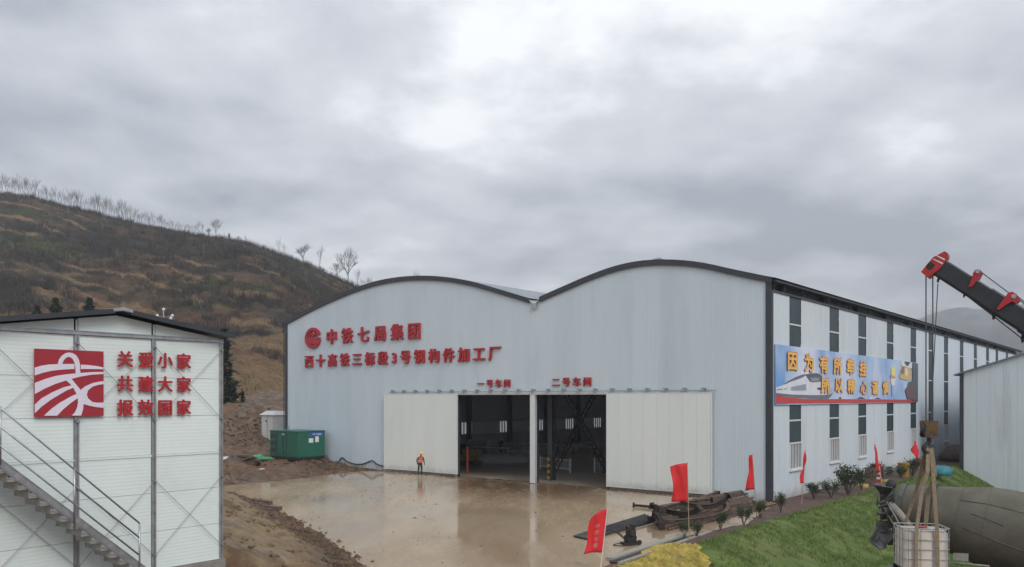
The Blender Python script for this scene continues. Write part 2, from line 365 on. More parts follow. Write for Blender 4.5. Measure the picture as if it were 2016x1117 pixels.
# yard slab outline (world), clockwise from its far left corner
pad_far = [P2(437, 957), P2(520, 950), P2(600, 942), P2(660, 933), P2(720, 927.5), P2(765, 928)]
pad_near = [P2(437, 966), P2(500, 984), P2(560, 1012), P2(600, 1034), P2(640, 1062), P2(680, 1090), P2(715, 1117), (-4.3, 26.0), (-3.2, 18.0)]
def s2(x, y): p = wd(x, y); return (p.x, p.y)
pad_right = [(2.0, 18.0), (2.6, 26.0), P2(1190, 1114), P2(1250, 1092), P2(1330, 1060), s2(2.4, -9.0), s2(1.2, -3.5), s2(0.6, -.25)]
pad_poly = pad_far + [s2(-31.5, -.35), s2(-24.4, -.45), s2(-24.2, .3), s2(-10.9, .3), s2(-10.8, -.75), s2(-3.4, -.75), s2(-3.2, -.25)] + pad_right[::-1] + pad_near[::-1]
# upper platform: the slab plus the planted strip along the long wall and the factory itself
plat_edge = [(2.0, 10.0), (2.3, 24.0), (3.5, 28.8), (5.1, 31.5), (6.75, 33.5), (8.0, 33.7), s2(3.3, -12), s2(3.3, 0), s2(3.3, 26), s2(3.6, 60), s2(4, 200)]
def seg_dist(X, Y, pts, closed=True):
    d = np.full(X.shape, 1e9); n = len(pts)
    for i in range(n if closed else n - 1):
        ax, ay = pts[i]; bx, by = pts[(i + 1) % n]; vx, vy = bx - ax, by - ay; L2 = vx * vx + vy * vy + 1e-9
        t = np.clip(((X - ax) * vx + (Y - ay) * vy) / L2, 0, 1)
        d = np.minimum(d, np.hypot(X - ax - t * vx, Y - ay - t * vy))
    return d
def inside(X, Y, pts):
    r = np.zeros(X.shape, bool); n = len(pts); j = n - 1
    for i in range(n):
        xi, yi = pts[i]; xj, yj = pts[j]
        c = ((yi > Y) != (yj > Y)) & (X < (xj - xi) * (Y - yi) / (yj - yi + 1e-12) + xi)
        r ^= c; j = i
    return r
LOW = plat_edge + [s2(200, 200), (300, 10)]                # everything on the low side of the bank
def ground_z(X, Y):
    X = np.asarray(X, float); Y = np.asarray(Y, float)
    rel = np.stack([X - C0[0], Y - C0[1]], -1); sx = rel @ EX; sy = rel @ EY
    inpad = inside(X, Y, pad_poly); d1 = np.where(inpad, 0, seg_dist(X, Y, pad_poly))
    near = 1 - sstep(40, 57, Y)
    hn = 1.78 * sstep(0.0, 5.0, d1)
    hb = np.interp(d1, [0, 1.5, 6, 12, 20, 32, 46, 80, 400], [0, .12, .45, .95, 2.2, 5.0, 6.2, 8, 12])
    left = sstep(4, -1, X - 0.1 * (Y - 40))                # only on the left of the yard
    h = (near * hn + (1 - near) * hb) * np.where(sx < -3.0, left, 0)
    rough = np.clip(d1 / 2, 0, 1) * left * np.where(Y > 50, 1.35, 1.2)
    h = h + rough * (0.38 * fbm(X * .45, Y * .45, 4, 3) + 0.24 * fbm(X * 1.3, Y * 1.3, 4, 9) + .25 * fbm(X*.12, Y*.12, 2, 5) * np.clip(d1 / 8, 0, 1))
    # wheel ruts across the mud
    rut = np.abs(((sx * .35 + sy * .94 + .8 * fbm(X * .1, Y * .1, 2, 4)) % 3.1) - 1.5)
    h = h - .14 * sstep(.45, .1, rut) * rough * (Y > 50)
    bl = -45.9 - sx                                        # graded strip along the left wall of the factory
    h = np.where((sy > 2) & (bl > -1), np.minimum(h, .5 + .32 * np.maximum(0, bl - 3) + .1 * fbm(X, Y, 2, 6)), h)
    foot = (sx < 0.2) & (sx > -45.9) & (sy > -.05) & (sy < 96.5)
    h = np.where(foot | inpad, -0.06, h)
    low = inside(X, Y, LOW); dl = seg_dist(X, Y, plat_edge, False)
    floor = -2.0 + 1.85 * sstep(37, 27, Y)
    hl = np.maximum(-dl / 1.7 + .10 * fbm(X * .5, Y * .5, 3, 21), floor + .06 * fbm(X * .8, Y * .8, 3, 8))
    h = np.where(low, hl, h)
    bed = (~low) & (~inpad) & (~foot) & (sx > -3)
    h = np.where(bed, .03 + .05 * fbm(X * .9, Y * .9, 3, 2), h)
    return h
def grid_sheet(name, xs, ys, zfn, m):
    X, Y = np.meshgrid(xs, ys); Z = zfn(X, Y); ny, nx = X.shape
    v = np.stack([X, Y, Z], -1).reshape(-1, 3)
    i = np.arange(ny - 1)[:, None] * nx + np.arange(nx - 1)[None]
    f = np.stack([i, i + 1, i + nx + 1, i + nx], -1).reshape(-1, 4)
    return raw_mesh(name, v, f, m, True)
def raw_mesh(name, v, f, m, smooth=False, parent=None):
    v = np.asarray(v, np.float32); f = np.asarray(f, np.int32); k = f.shape[1]
    me = bpy.data.meshes.new(name); me.vertices.add(len(v)); me.vertices.foreach_set('co', v.ravel())
    me.loops.add(f.size); me.loops.foreach_set('vertex_index', f.ravel()); me.polygons.add(len(f))
    me.polygons.foreach_set('loop_start', np.arange(len(f)) * k); me.polygons.foreach_set('loop_total', np.full(len(f), k))
    me.update(calc_edges=True); me.materials.append(m)
    if smooth: me.polygons.foreach_set('use_smooth', np.ones(len(f), bool))
    return link(name, me, parent)
def geo_axis(lo, hi, step, far):
    a = [lo]; d = step
    while a[0] > -far: d *= 1.35; a.insert(0, max(a[0] - d, -far))
    a += list(np.arange(lo + step, hi, step)); d = step
    while a[-1] < far: d *= 1.35; a.append(min(a[-1] + d, far))
    return np.array(a)
# mud and soil: brown, wet, sand-coloured on the near left bank
def mud_material():
    m = bpy.data.materials.new('wet_mud'); m.use_nodes = True; N, L = m.node_tree.nodes, m.node_tree.links; b = N['Principled BSDF']
    geo = N.new('ShaderNodeNewGeometry')
    def noise(s, d=6, r=.6):
        n = N.new('ShaderNodeTexNoise'); n.inputs['Scale'].default_value = s; n.inputs['Detail'].default_value = d; n.inputs['Roughness'].default_value = r
        L.new(geo.outputs['Position'], n.inputs['Vector']); return n.outputs['Fac']
    def ramp(f, a, ca, c, cb):
        r = N.new('ShaderNodeValToRGB'); r.color_ramp.elements[0].position = a; r.color_ramp.elements[1].position = c
        r.color_ramp.elements[0].color = (*ca, 1); r.color_ramp.elements[1].color = (*cb, 1); L.new(f, r.inputs[0]); return r.outputs[0]
    def mixc(f, a, c):
        x = N.new('ShaderNodeMix'); x.data_type = 'RGBA'; L.new(f, x.inputs[0]); L.new(a, x.inputs[6]); L.new(c, x.inputs[7]); return x.outputs[2]
    def rng_(f, a, c, lo=0., hi=1.):
        x = N.new('ShaderNodeMapRange'); x.inputs[1].default_value = a; x.inputs[2].default_value = c; x.inputs[3].default_value = lo; x.inputs[4].default_value = hi; L.new(f, x.inputs[0]); return x.outputs[0]
    mud = ramp(noise(1.4), .35, (.072, .044, .024), .68, (.18, .11, .06))
    red = ramp(noise(.5), .3, (.145, .068, .034), .7, (.24, .13, .068))
    c = mixc(rng_(noise(.23), .48, .66), mud, red); c = mixc(rng_(noise(.8, 9, .75), .56, .68, 0, .7), c, ramp(noise(5), .3, (.20, .15, .11), .7, (.28, .22, .17)))
    sand = ramp(noise(2.2), .3, (.19, .132, .07), .7, (.33, .235, .125))
    sp = N.new('ShaderNodeSeparateXYZ'); L.new(geo.outputs['Position'], sp.inputs[0])
    near = rng_(sp.outputs['Y'], 52, 44); high = rng_(sp.outputs['Z'], .25, .9)     # tipped sand lies on the near bank
    mlt = N.new('ShaderNodeMath'); mlt.operation = 'MULTIPLY'; L.new(near, mlt.inputs[0]); L.new(high, mlt.inputs[1])
    m2 = N.new('ShaderNodeMath'); m2.operation = 'MULTIPLY'; L.new(mlt.outputs[0], m2.inputs[0]); L.new(rng_(noise(.55), .32, .5), m2.inputs[1])
    c = mixc(m2.outputs[0], c, sand)
    L.new(c, b.inputs['Base Color']); L.new(rng_(noise(.9), .35, .6, .32, .85), b.inputs['Roughness'])
    bp = N.new('ShaderNodeBump'); bp.inputs['Distance'].default_value = .16; L.new(noise(3.0, 9, .7), bp.inputs['Height']); L.new(bp.outputs[0], b.inputs['Normal'])
    return m
M['mud'] = mud_material()
ground = tag(grid_sheet('ground', geo_axis(-34, 40, .3, 1400), geo_axis(20, 104, .34, 1400), ground_z, M['mud']), kind='structure')

def concrete_material():
    m = bpy.data.materials.new('wet_concrete'); m.use_nodes = True; N, L = m.node_tree.nodes, m.node_tree.links; b = N['Principled BSDF']
    geo = N.new('ShaderNodeNewGeometry')
    mpn = N.new('ShaderNodeMapping'); mpn.inputs['Rotation'].default_value = (0, 0, -TH + .5); mpn.inputs['Scale'].default_value = (1, .32, 1); L.new(geo.outputs['Position'], mpn.inputs[0])
    def noise(s, d=6, r=.6, v=None):
        n = N.new('ShaderNodeTexNoise'); n.inputs['Scale'].default_value = s; n.inputs['Detail'].default_value = d; n.inputs['Roughness'].default_value = r
        L.new(v or mpn.outputs[0], n.inputs['Vector']); return n.outputs['Fac']
    def rng_(f, a, c, lo=0., hi=1.):
        x = N.new('ShaderNodeMapRange'); x.inputs[1].default_value = a; x.inputs[2].default_value = c; x.inputs[3].default_value = lo; x.inputs[4].default_value = hi; x.interpolation_type = 'SMOOTHSTEP'; L.new(f, x.inputs[0]); return x.outputs[0]
    def mixc(f, a, c):
        x = N.new('ShaderNodeMix'); x.data_type = 'RGBA'; L.new(f, x.inputs[0])
        for k, q in ((6, a), (7, c)):
            if isinstance(q, tuple): x.inputs[k].default_value = (*q, 1)
            else: L.new(q, x.inputs[k])
        return x.outputs[2]
    c = mixc(rng_(noise(.28), .35, .65), (.37, .27, .17), (.47, .36, .24))
    c = mixc(rng_(noise(.6, 7, .65), .52, .75, 0, .6), c, (.31, .22, .15))            # dragged mud
    c = mixc(rng_(noise(.16, 4), .58, .72, 0, .5), c, (.46, .40, .33))
    ds = N.new('ShaderNodeVectorMath'); ds.operation = 'DISTANCE'; L.new(geo.outputs['Position'], ds.inputs[0]); ds.inputs[1].default_value = tuple(wd(-16.5, 0, 0))   # mud carried out of the doorway by wheels
    dm = N.new('ShaderNodeMath'); dm.operation = 'MULTIPLY'; L.new(rng_(ds.outputs['Value'], 12, 4), dm.inputs[0]); L.new(rng_(noise(.45, 7, .65), .3, .55), dm.inputs[1])
    c = mixc(dm.outputs[0], c, (.20, .125, .07))
    c = mixc(rng_(noise(3.2, 8, .75), .55, .7, 0, .35), c, (.19, .135, .095))
    L.new(c, b.inputs['Base Color'])
    wet = noise(.22, 4, .5); fine = noise(2.5, 7, .7)
    r1 = rng_(wet, .40, .60, .03, .24); r2 = rng_(fine, .45, .72, 0, .12)
    ad = N.new('ShaderNodeMath'); ad.operation = 'ADD'; L.new(r1, ad.inputs[0]); L.new(r2, ad.inputs[1]); L.new(ad.outputs[0], b.inputs['Roughness'])
    b.inputs['IOR'].default_value = 1.36
    hgt = rng_(wet, .42, .6, 0, 1); ml = N.new('ShaderNodeMath'); ml.operation = 'MULTIPLY'; L.new(hgt, ml.inputs[0]); L.new(fine, ml.inputs[1])
    bp = N.new('ShaderNodeBump'); bp.inputs['Distance'].default_value = .002; L.new(ml.outputs[0], bp.inputs['Height']); L.new(bp.outputs[0], b.inputs['Normal'])
    return m
M['concrete'] = concrete_material()
def jag(poly, amp=.10, step=.8):
    o = []
    for i in range(len(poly)):
        a = Vector((*poly[i], 0)); b = Vector((*poly[(i + 1) % len(poly)], 0)); n = max(1, int((b - a).length / step))
        for k in range(n):
            p = a.lerp(b, k / n); o.append((p.x + random.uniform(-amp, amp) * (k > 0), p.y + random.uniform(-amp, amp) * (k > 0)))
    return o
mb = MB(); mb.prism(jag(pad_poly, .22, .45), lambda a, b, t: (a, b, t), -.35, 0.0)
pad = tag(mb.build('concrete_yard', M['concrete']), kind='structure')
mb = MB(); mb.add([wd(-45.5, .25, .0), wd(-.2, .25, .0), wd(-.2, 96, .0), wd(-45.5, 96, .0)], [(0, 1, 2, 3)])
tag(mb.build('workshop_floor', M['floor']), kind='structure')

# planted strip along the wall, grass bank, straw-covered end of the bank: sheets lying on the ground
def sheet_site(name, xs, ys, dz, m, keep=None):
    X, Y = np.meshgrid(xs, ys); W = C0[None, None] + X[..., None] * EX + Y[..., None] * EY
    Z = ground_z(W[..., 0], W[..., 1]) + dz; ny, nx = X.shape
    if 'straw' in name: Z = Z + .07 * fbm(W[..., 0] * .8, W[..., 1] * .8, 4, 61) + .0 + .30 * np.exp(-((W[..., 0] - 6.3) ** 2 + (W[..., 1] - 31.6) ** 2) / 2.2)
    v = np.concatenate([W, Z[..., None]], -1).reshape(-1, 3)
    i = np.arange(ny - 1)[:, None] * nx + np.arange(nx - 1)[None]
    f = np.stack([i, i + 1, i + nx + 1, i + nx], -1).reshape(-1, 4)
    if keep is not None: f = f[keep(v[f].mean(1))]
    return raw_mesh(name, v, f, m, True)
bed = tag(sheet_site('planting_bed', np.arange(.14, 3.6, .3), np.arange(-16.2, 60, .35), .035, M['mulch'],
      lambda c: ~inside(c[:, 0], c[:, 1], pad_poly)), kind='structure')
M['grassground'] = mat('grass_ground', (.062,.108,.018), (.135,.185,.040), 1.1, .85, 0, .06, 7, stretch=(.35,2.0,1), rot=-TH + .35, c3=(.17,.15,.06), s3=.7, f3=(.52,.72))
M['strawground'] = mat('straw_ground', (.33,.26,.055), (.55,.42,.09), 2.2, .85, 0, .16, 6, c3=(.13,.125,.04), s3=1.4, f3=(.5,.7))
def straw_side(p):                                          # the rounded front end of the bank is strewn with straw
    sx = (p[:, 0] - C0[0]) * EX[0] + (p[:, 1] - C0[1]) * EX[1]; sy = (p[:, 0] - C0[0]) * EY[0] + (p[:, 1] - C0[1]) * EY[1]
    return sy < -14.9 - 1.2 * (sx - 2.6) + .7 * fbm(p[:, 0] * 1.2, p[:, 1] * 1.2, 3, 71)
edge_in = lambda c: inside(c[:, 0], c[:, 1], LOW)
near_edge = lambda c: edge_in(c) | (seg_dist(c[:, 0], c[:, 1], plat_edge, False) < .5)
bank = tag(sheet_site('grass_bank', np.arange(2.9, 12.2, .25), np.arange(-19, 36, .3), .05, M['grassground'],
      lambda c: near_edge(c) & ~straw_side(c)), kind='structure')
strawb = tag(sheet_site('straw_covered_bank', np.arange(1.2, 9.0, .16), np.arange(-26, -8, .16), .075, M['strawground'],
      lambda c: edge_in(c) & straw_side(c)), kind='structure')

# the hillside on the left
ridge_px = [(-900, 300), (-500, 330), (-200, 365), (0, 392), (60, 400), (130, 421), (250, 447), (330, 460), (410, 468), (480, 474), (540, 491), (600, 511), (650, 534), (700, 556), (740, 577), (800, 612), (900, 650), (1100, 720), (1400, 770)]
rux = np.array([(p[0] - CX) / FPX for p in ridge_px]); ruy = np.array([p[1] for p in ridge_px])
def hill_pt(u, v):
    u = np.asarray(u, float); v = np.asarray(v, float); x = u * FPX + CX
    dr = np.interp(x, [-900, 0, 300, 740, 1400], [300, 272, 262, 225, 230]); df = np.interp(x, [-900, 400, 700, 1400], [100, 104, 128, 150])
    zr = HC + (Y0 - np.interp(u, rux, ruy)) / FPX * dr; zf = np.interp(x, [-900, 300, 560, 900, 1400], [6.5, 6.2, 6.0, 3.0, 0.])
    d = df + (dr - df) * v
    vv = np.clip(v, 0, 1)
    t = vv + .035 * np.sin(vv * 2 * math.pi * 1.0 + u * 9)
    k = 11; st = (np.floor(vv * k + u * 8 + .6 * fbm(u * 14, vv * 5, 3, 31)) - (vv * k + u * 8 + .6 * fbm(u * 14, vv * 5, 3, 31)) + .5)
    z = zf + (zr - zf) * t + st * .9 * np.sin(math.pi * np.clip(vv, 0, 1)) ** .5 * -1
    z = z + (2.6 * fbm(u * 9, vv * 4, 3, 11) + 1.3 * fbm(u * 40, vv * 18, 3, 12)) * np.sin(math.pi * vv) ** .6 + .35 * fbm(u * 130, vv * 50, 2, 13)
    z = np.where(v < 0, z + v * 70, z)
    z = np.where(v > 1, z - (v - 1) * 60 - .0, z)
    return u * d, d, z
M['hill'] = None
def hill_cover(u, v):
    """cover of the hillside: scrub, soil, green patches, dry grass along the terrace lips (linear colour, dry-grass weight)"""
    ph = (v * 11 + u * 8 + .6 * fbm(u * 14, v * 5, 3, 31)); fr = ph - np.floor(ph)
    def mx_(a, b, k): return a + (np.asarray(b) - a) * k[..., None]
    c = mx_(np.broadcast_to(np.array([.028, .024, .019]), u.shape + (3,)), (.070, .057, .043), sstep(-.35, .4, fbm(u * 30, v * 26, 4, 51)))
    c = mx_(c, (.125, .068, .042), .75 * sstep(.10, .35, fbm(u * 11, v * 12, 4, 52)))
    low = sstep(.75, .15, v + .25 * fbm(u * 7, v * 5, 3, 53))
    c = mx_(c, (.19, .112, .056), .75 * low * sstep(-.2, .3, fbm(u * 16, v * 18, 4, 54)))
    c = mx_(c, (.060, .075, .026), .85 * sstep(.16, .32, fbm(u * 8, v * 14, 4, 55)) * sstep(1, .85, v))
    rag = fbm(u * 90, v * 70, 3, 58)
    lip = sstep(.78, .92, fr + .12 * rag) * sstep(1.0, .97, fr) * sstep(.05, .25, fbm(u * 10, v * 6, 3, 56) + .14 * low + .06 * sstep(-.35, -.25, u))
    blob = sstep(.22, .42, fbm(u * 13, v * 22, 4, 57) + .25 * rag) * (.12 + .88 * low)
    dry = np.clip(lip + blob * .8, 0, 1) * sstep(.99, .93, v)
    near = sstep(.24, .10, v) * sstep(-.37, -.33, u) * sstep(-.18, -.24, u); dry = np.maximum(dry, near * .9)
    c = mx_(c, (.27, .185, .10), dry * .85)
    return c, dry
def hill_material():
    m = bpy.data.materials.new('hill_cover'); m.use_nodes = True; N, L = m.node_tree.nodes, m.node_tree.links; b = N['Principled BSDF']; b.inputs['Roughness'].default_value = .9; b.inputs['Specular IOR Level'].default_value = .15
    geo = N.new('ShaderNodeNewGeometry'); at = N.new('ShaderNodeAttribute'); at.attribute_name = 'cover'
    n = N.new('ShaderNodeTexNoise'); n.inputs['Scale'].default_value = .55; n.inputs['Detail'].default_value = 8; n.inputs['Roughness'].default_value = .72; L.new(geo.outputs['Position'], n.inputs['Vector'])
    r = N.new('ShaderNodeMapRange'); r.inputs[1].default_value = .3; r.inputs[2].default_value = .7; r.inputs[3].default_value = .45; r.inputs[4].default_value = 1.5; L.new(n.outputs['Fac'], r.inputs[0])
    ml_ = N.new('ShaderNodeVectorMath'); ml_.operation = 'SCALE'; L.new(at.outputs['Color'], ml_.inputs[0]); L.new(r.outputs[0], ml_.inputs['Scale']); L.new(ml_.outputs[0], b.inputs['Base Color'])
    bp = N.new('ShaderNodeBump'); bp.inputs['Distance'].default_value = 1.0; L.new(n.outputs['Fac'], bp.inputs['Height']); L.new(bp.outputs[0], b.inputs['Normal'])
    return m
M['hill'] = hill_material()
U, V = np.meshgrid(np.linspace(-1.0, .25, 620), np.concatenate([[-.25, -.15], np.linspace(-.06, 1, 260), [1.03, 1.1, 1.3, 1.8]]))
hx, hy, hz = hill_pt(U, V); ny, nx = U.shape
ii = np.arange(ny - 1)[:, None] * nx + np.arange(nx - 1)[None]
hill = tag(raw_mesh('hillside', np.stack([hx, hy, hz], -1).reshape(-1, 3), np.stack([ii, ii + 1, ii + nx + 1, ii + nx], -1).reshape(-1, 4), M['hill'], True), kind='structure')
hc, _ = hill_cover(U, np.clip(V, 0, 1)); ca = hill.data.color_attributes.new('cover', 'FLOAT_COLOR', 'POINT')
ca.data.foreach_set('color', np.concatenate([hc, np.ones(hc.shape[:2] + (1,))], -1).astype(np.float32).ravel())

# the far mountain behind the factory, and the air between
M['forest'] = mat('far_forest', (.012,.020,.020), (.035,.045,.04), .02, .9, 0, 4, .04)
mr_px = [(1300, 720), (1500, 700), (1650, 680), (1760, 650), (1810, 628), (1845, 615), (1880, 608), (1915, 610), (1960, 606), (2010, 598), (2080, 575), (2250, 540), (2500, 560), (2900, 660)]
mu = np.linspace(.15, 1.2, 150); mvv = np.linspace(0, 1.4, 40); U, V = np.meshgrid(mu, mvv)
D = 1000 + 300 * V; zr = HC + (Y0 - np.interp(U * FPX + CX, [p[0] for p in mr_px], [p[1] for p in mr_px])) / FPX * 1300
Z = np.where(V <= 1, -1.5 + (zr + 1.5) * np.clip(V, 0, 1) ** 1.1, zr * (1 - (V - 1) * 1.6)) + (9 * fbm(U * 22, V * 3.5, 4, 41) + 2.6 * fbm(U * 130, V * 20, 2, 43)) * np.sin(np.clip(V, 0, 1) * math.pi * .75)
ny, nx = U.shape; ii = np.arange(ny - 1)[:, None] * nx + np.arange(nx - 1)[None]
tag(raw_mesh('mountain', np.stack([U * D, D, Z], -1).reshape(-1, 3), np.stack([ii, ii + 1, ii + nx + 1, ii + nx], -1).reshape(-1, 4), M['forest'], True), kind='structure')
hz_m = bpy.data.materials.new('misty_air'); hz_m.use_nodes = True; hn = hz_m.node_tree.nodes; hl = hz_m.node_tree.links; hn.clear()
ho = hn.new('ShaderNodeOutputMaterial'); hv = hn.new('ShaderNodeVolumePrincipled'); hv.inputs['Color'].default_value = (.86, .89, .95, 1); hv.inputs['Density'].default_value = .0006; hv.inputs['Anisotropy'].default_value = .2
hl.new(hv.outputs[0], ho.inputs['Volume'])
mb = MB(); mb.box(-1460, 1460, -1460, 1460, -4, 190)
haze = tag(mb.build('haze', hz_m), 'thin grey mist in the air over the whole site', 'haze', kind='stuff')

# low cloud lying on the mountain side
cm_ = bpy.data.materials.new('low_cloud'); cm_.use_nodes = True; cn, cl_ = cm_.node_tree.nodes, cm_.node_tree.links; cn.clear()
co_ = cn.new('ShaderNodeOutputMaterial'); cv = cn.new('ShaderNodeVolumePrincipled'); cv.inputs['Color'].default_value = (.93, .95, .98, 1)
tcn = cn.new('ShaderNodeTexCoord'); ln = cn.new('ShaderNodeVectorMath'); ln.operation = 'LENGTH'; cl_.new(tcn.outputs['Object'], ln.inputs[0])
fo_ = cn.new('ShaderNodeMapRange'); fo_.inputs[1].default_value = 1.0; fo_.inputs[2].default_value = .3; cl_.new(ln.outputs['Value'], fo_.inputs[0])
nn_ = cn.new('ShaderNodeTexNoise'); nn_.inputs['Scale'].default_value = 1.9; nn_.inputs['Detail'].default_value = 4; cl_.new(tcn.outputs['Object'], nn_.inputs['Vector'])
nr_ = cn.new('ShaderNodeMapRange'); nr_.inputs[1].default_value = .42; nr_.inputs[2].default_value = .68; nr_.inputs[4].default_value = .028; cl_.new(nn_.outputs['Fac'], nr_.inputs[0])
mm_ = cn.new('ShaderNodeMath'); mm_.operation = 'MULTIPLY'; cl_.new(fo_.outputs[0], mm_.inputs[0]); cl_.new(nr_.outputs[0], mm_.inputs[1]); cl_.new(mm_.outputs[0], cv.inputs['Density']); cl_.new(cv.outputs[0], co_.inputs['Volume'])
for px_, py_, d_, sc_ in ((1965, 632, 1060, (120, 60, 46)), (1815, 625, 1090, (120, 50, 36))):
    cbm = MB().sphere((0, 0, 0), 1, 1, 1, 20, 12).build('low_cloud', cm_); cbm.location = dp(px_, py_, d_); cbm.scale = sc_; tag(cbm, 'low cloud lying on the misty mountain behind the crane' if px_ > 1900 else 'low cloud over the mountain foot above the factory roof', 'cloud', kind='stuff')

# ================================================================== THE FACTORY
fb = thing('factory_building', 'long pale blue twin-arched steel factory with white sliding doors and red lettering', 'building', wd(0, 0, 0), TH)
arch1 = [(0, 12.85), (2.23, 13.5), (4.3, 14.12), (6.98, 14.57), (8.77, 14.64), (10.5, 14.48), (12.34, 14.1), (14.4, 13.55), (16.55, 12.95)]
arch2 = [(17.45, 12.92), (20.2, 13.78), (22.93, 14.59), (25.96, 15.22), (28.67, 15.53), (31.46, 15.61), (33.6, 15.50), (35.67, 15.24), (38.5, 14.72), (42, 13.92), (45.7, 12.91)]
def spline(pts, n):
    s = np.array([p[0] for p in pts]); z = np.array([p[1] for p in pts]); h = np.diff(s); dl = np.diff(z) / h
    m = np.empty(len(s)); m[1:-1] = (dl[:-1] * h[1:] + dl[1:] * h[:-1]) / (h[:-1] + h[1:]); m[0] = dl[0]; m[-1] = dl[-1]
    x = np.linspace(s[0], s[-1], n); i = np.clip(np.searchsorted(s, x) - 1, 0, len(h) - 1); t = (x - s[i]) / h[i]
    y = (2*t**3-3*t**2+1)*z[i] + (t**3-2*t**2+t)*h[i]*m[i] + (-2*t**3+3*t**2)*z[i+1] + (t**3-t**2)*h[i]*m[i+1]
    return list(zip(x.tolist(), y.tolist()))
A1 = spline(arch1, 25); A2 = spline(arch2, 37)
allA = A1 + A2; aS = np.array([p[0] for p in allA]); aZ = np.array([p[1] for p in allA])
def arch_z(s): return float(np.interp(s, aS, aZ)) if not 16.55 < s < 17.45 else 12.9
# facade: upright steel panels, one by one
DO = [(10.7, 16.92), (17.36, 24.5)]                          # the two door openings (s from the right corner), 6.2 m high
edges = np.linspace(.3, 45.45, 47)
cuts = sorted(set([round(float(x), 3) for x in edges] + [10.7, 16.92, 17.36, 24.5]))
cuts = [c for i, c in enumerate(cuts) if i == 0 or c - cuts[i-1] > .12 or c in (10.7, 16.92, 17.36, 24.5)]
for a, b in zip(cuts[:-1], cuts[1:]):
    mid = (a + b) / 2; z0 = -.05
    if any(p < mid < q for p, q in DO): z0 = 6.2
    g = .0012; n = 3
    ss = [a + g + (b - a - 2 * g) * k / (n - 1) for k in range(n)]
    mb = MB(); vf = []; vb = []
    poly = [(-ss[0], z0), (-ss[-1], z0)] + [(-s, arch_z(s) - .1) for s in ss[::-1]]
    mb.prism(poly, lambda p, q, t: (p, t, q), 0.0, .07)
    mb.build('wall_panel', M['facade'], fb)
def facade_bar(name, s0, s1, z0, z1, y0, y1, m, parent=fb): return MB().box(-s1, -s0, y0, y1, z0, z1).build(name, m, parent)
facade_bar('door_post', 16.94, 17.34, 0, 6.2, -.16, -.05, M['white']); facade_bar('door_jamb', 16.96, 17.32, 0, 6.19, -.045, .35, M['trim'])
facade_bar('door_lintel', 10.6, 24.6, 6.2, 6.36, -.045, .2, M['white'])
for s in (10.62, 24.42): facade_bar('door_jamb', s, s + .16, 0, 6.195, .08, .32, M['trim'])
# backing skins that keep the hall closed
mb = MB(); polyb = [(-.3, 6.4)] + [(-s, arch_z(s) - .3) for s in np.linspace(.3, 45.4, 60)] + [(-45.4, 6.4)]
mb.prism(polyb, lambda p, q, t: (p, t, q), .09, .12); mb.build('inner_lining', M['inner'], fb)
for a, b in ((.3, 10.6), (24.6, 45.4)): facade_bar('inner_lining', a, b, 0, 6.395, .09, .12, M['inner'])
# sliding doors, each of upright panels
def sliding(s0, s1, n, z0, z1, label, gap=.0015):
    d = MB()
    for p, q in ((s0, s0 + .05), (s1 - .05, s1)): d.box(-q, -p, -.255, -.14, z0, z1)
    d.box(-s1 + .05, -s0 - .05, -.255, -.14, z0, z0 + .06); d.box(-s1 + .05, -s0 - .05, -.255, -.14, z1 - .06, z1)
    d = d.build('sliding_door', M['white'], fb); d['label'] = label
    e = np.linspace(s0 + .055, s1 - .055, n + 1)
    for a, b in zip(e[:-1], e[1:]): facade_bar('door_panel', a + gap, b - gap, z0 + .062, z1 - .062, -.245, -.15, M['door'], d)
sliding(24.22, 32.3, 7, .2, 6.31, 'white sliding door leaf on the left, pushed open')
sliding(3.55, 10.97, 8, .16, 6.31, 'white sliding door leaf on the right, pushed open', .004)
facade_bar('door_track', 3.3, 31.7, 6.40, 6.46, -.24, -.16, M['galv'])
for k in range(22):
    s = 4.1 + k * 1.3
    mb = MB().box(-s - .13, -s + .13, -.20, -.0, 6.50, 6.60); mb.box(-s - .07, -s + .07, -.25, -.205, 6.33, 6.62)
    mb.build('track_bracket', M['galv'], fb)
# corner and verge trims
MB().box(-.27, .06, -.08, -.006, -.02, 12.72).box(.012, .07, -.005, .26, -.02, 12.2).build('corner_trim', M['trim'], fb)
MB().box(-45.72, -45.46, -.08, -.006, -.02, 12.8).box(-45.76, -45.725, -.08, .3, -.02, 12.7).build('corner_trim', M['trim'], fb)
for A in (A1, A2):
    mb = MB(); n = len(A)
    for k in range(n - 1):
        (a, za), (b, zb) = A[k], A[k + 1]
        if k == 0 and A is A1: a -= .12
        if k == n - 2 and A is A2: b += .1
        mb.add([(-a, -.14, za - .26), (-b, -.14, zb - .26), (-b, -.14, zb + .08), (-a, -.14, za + .08), (-a, -.01, za - .26), (-b, -.01, zb - .26), (-b, -.01, zb + .08), (-a, -.01, za + .08)],
               [(0,1,2,3), (0,4,5,1), (3,2,6,7)])
    mb.build('verge_trim', M['trim'], fb)
mb = MB(); added_skl = MB()
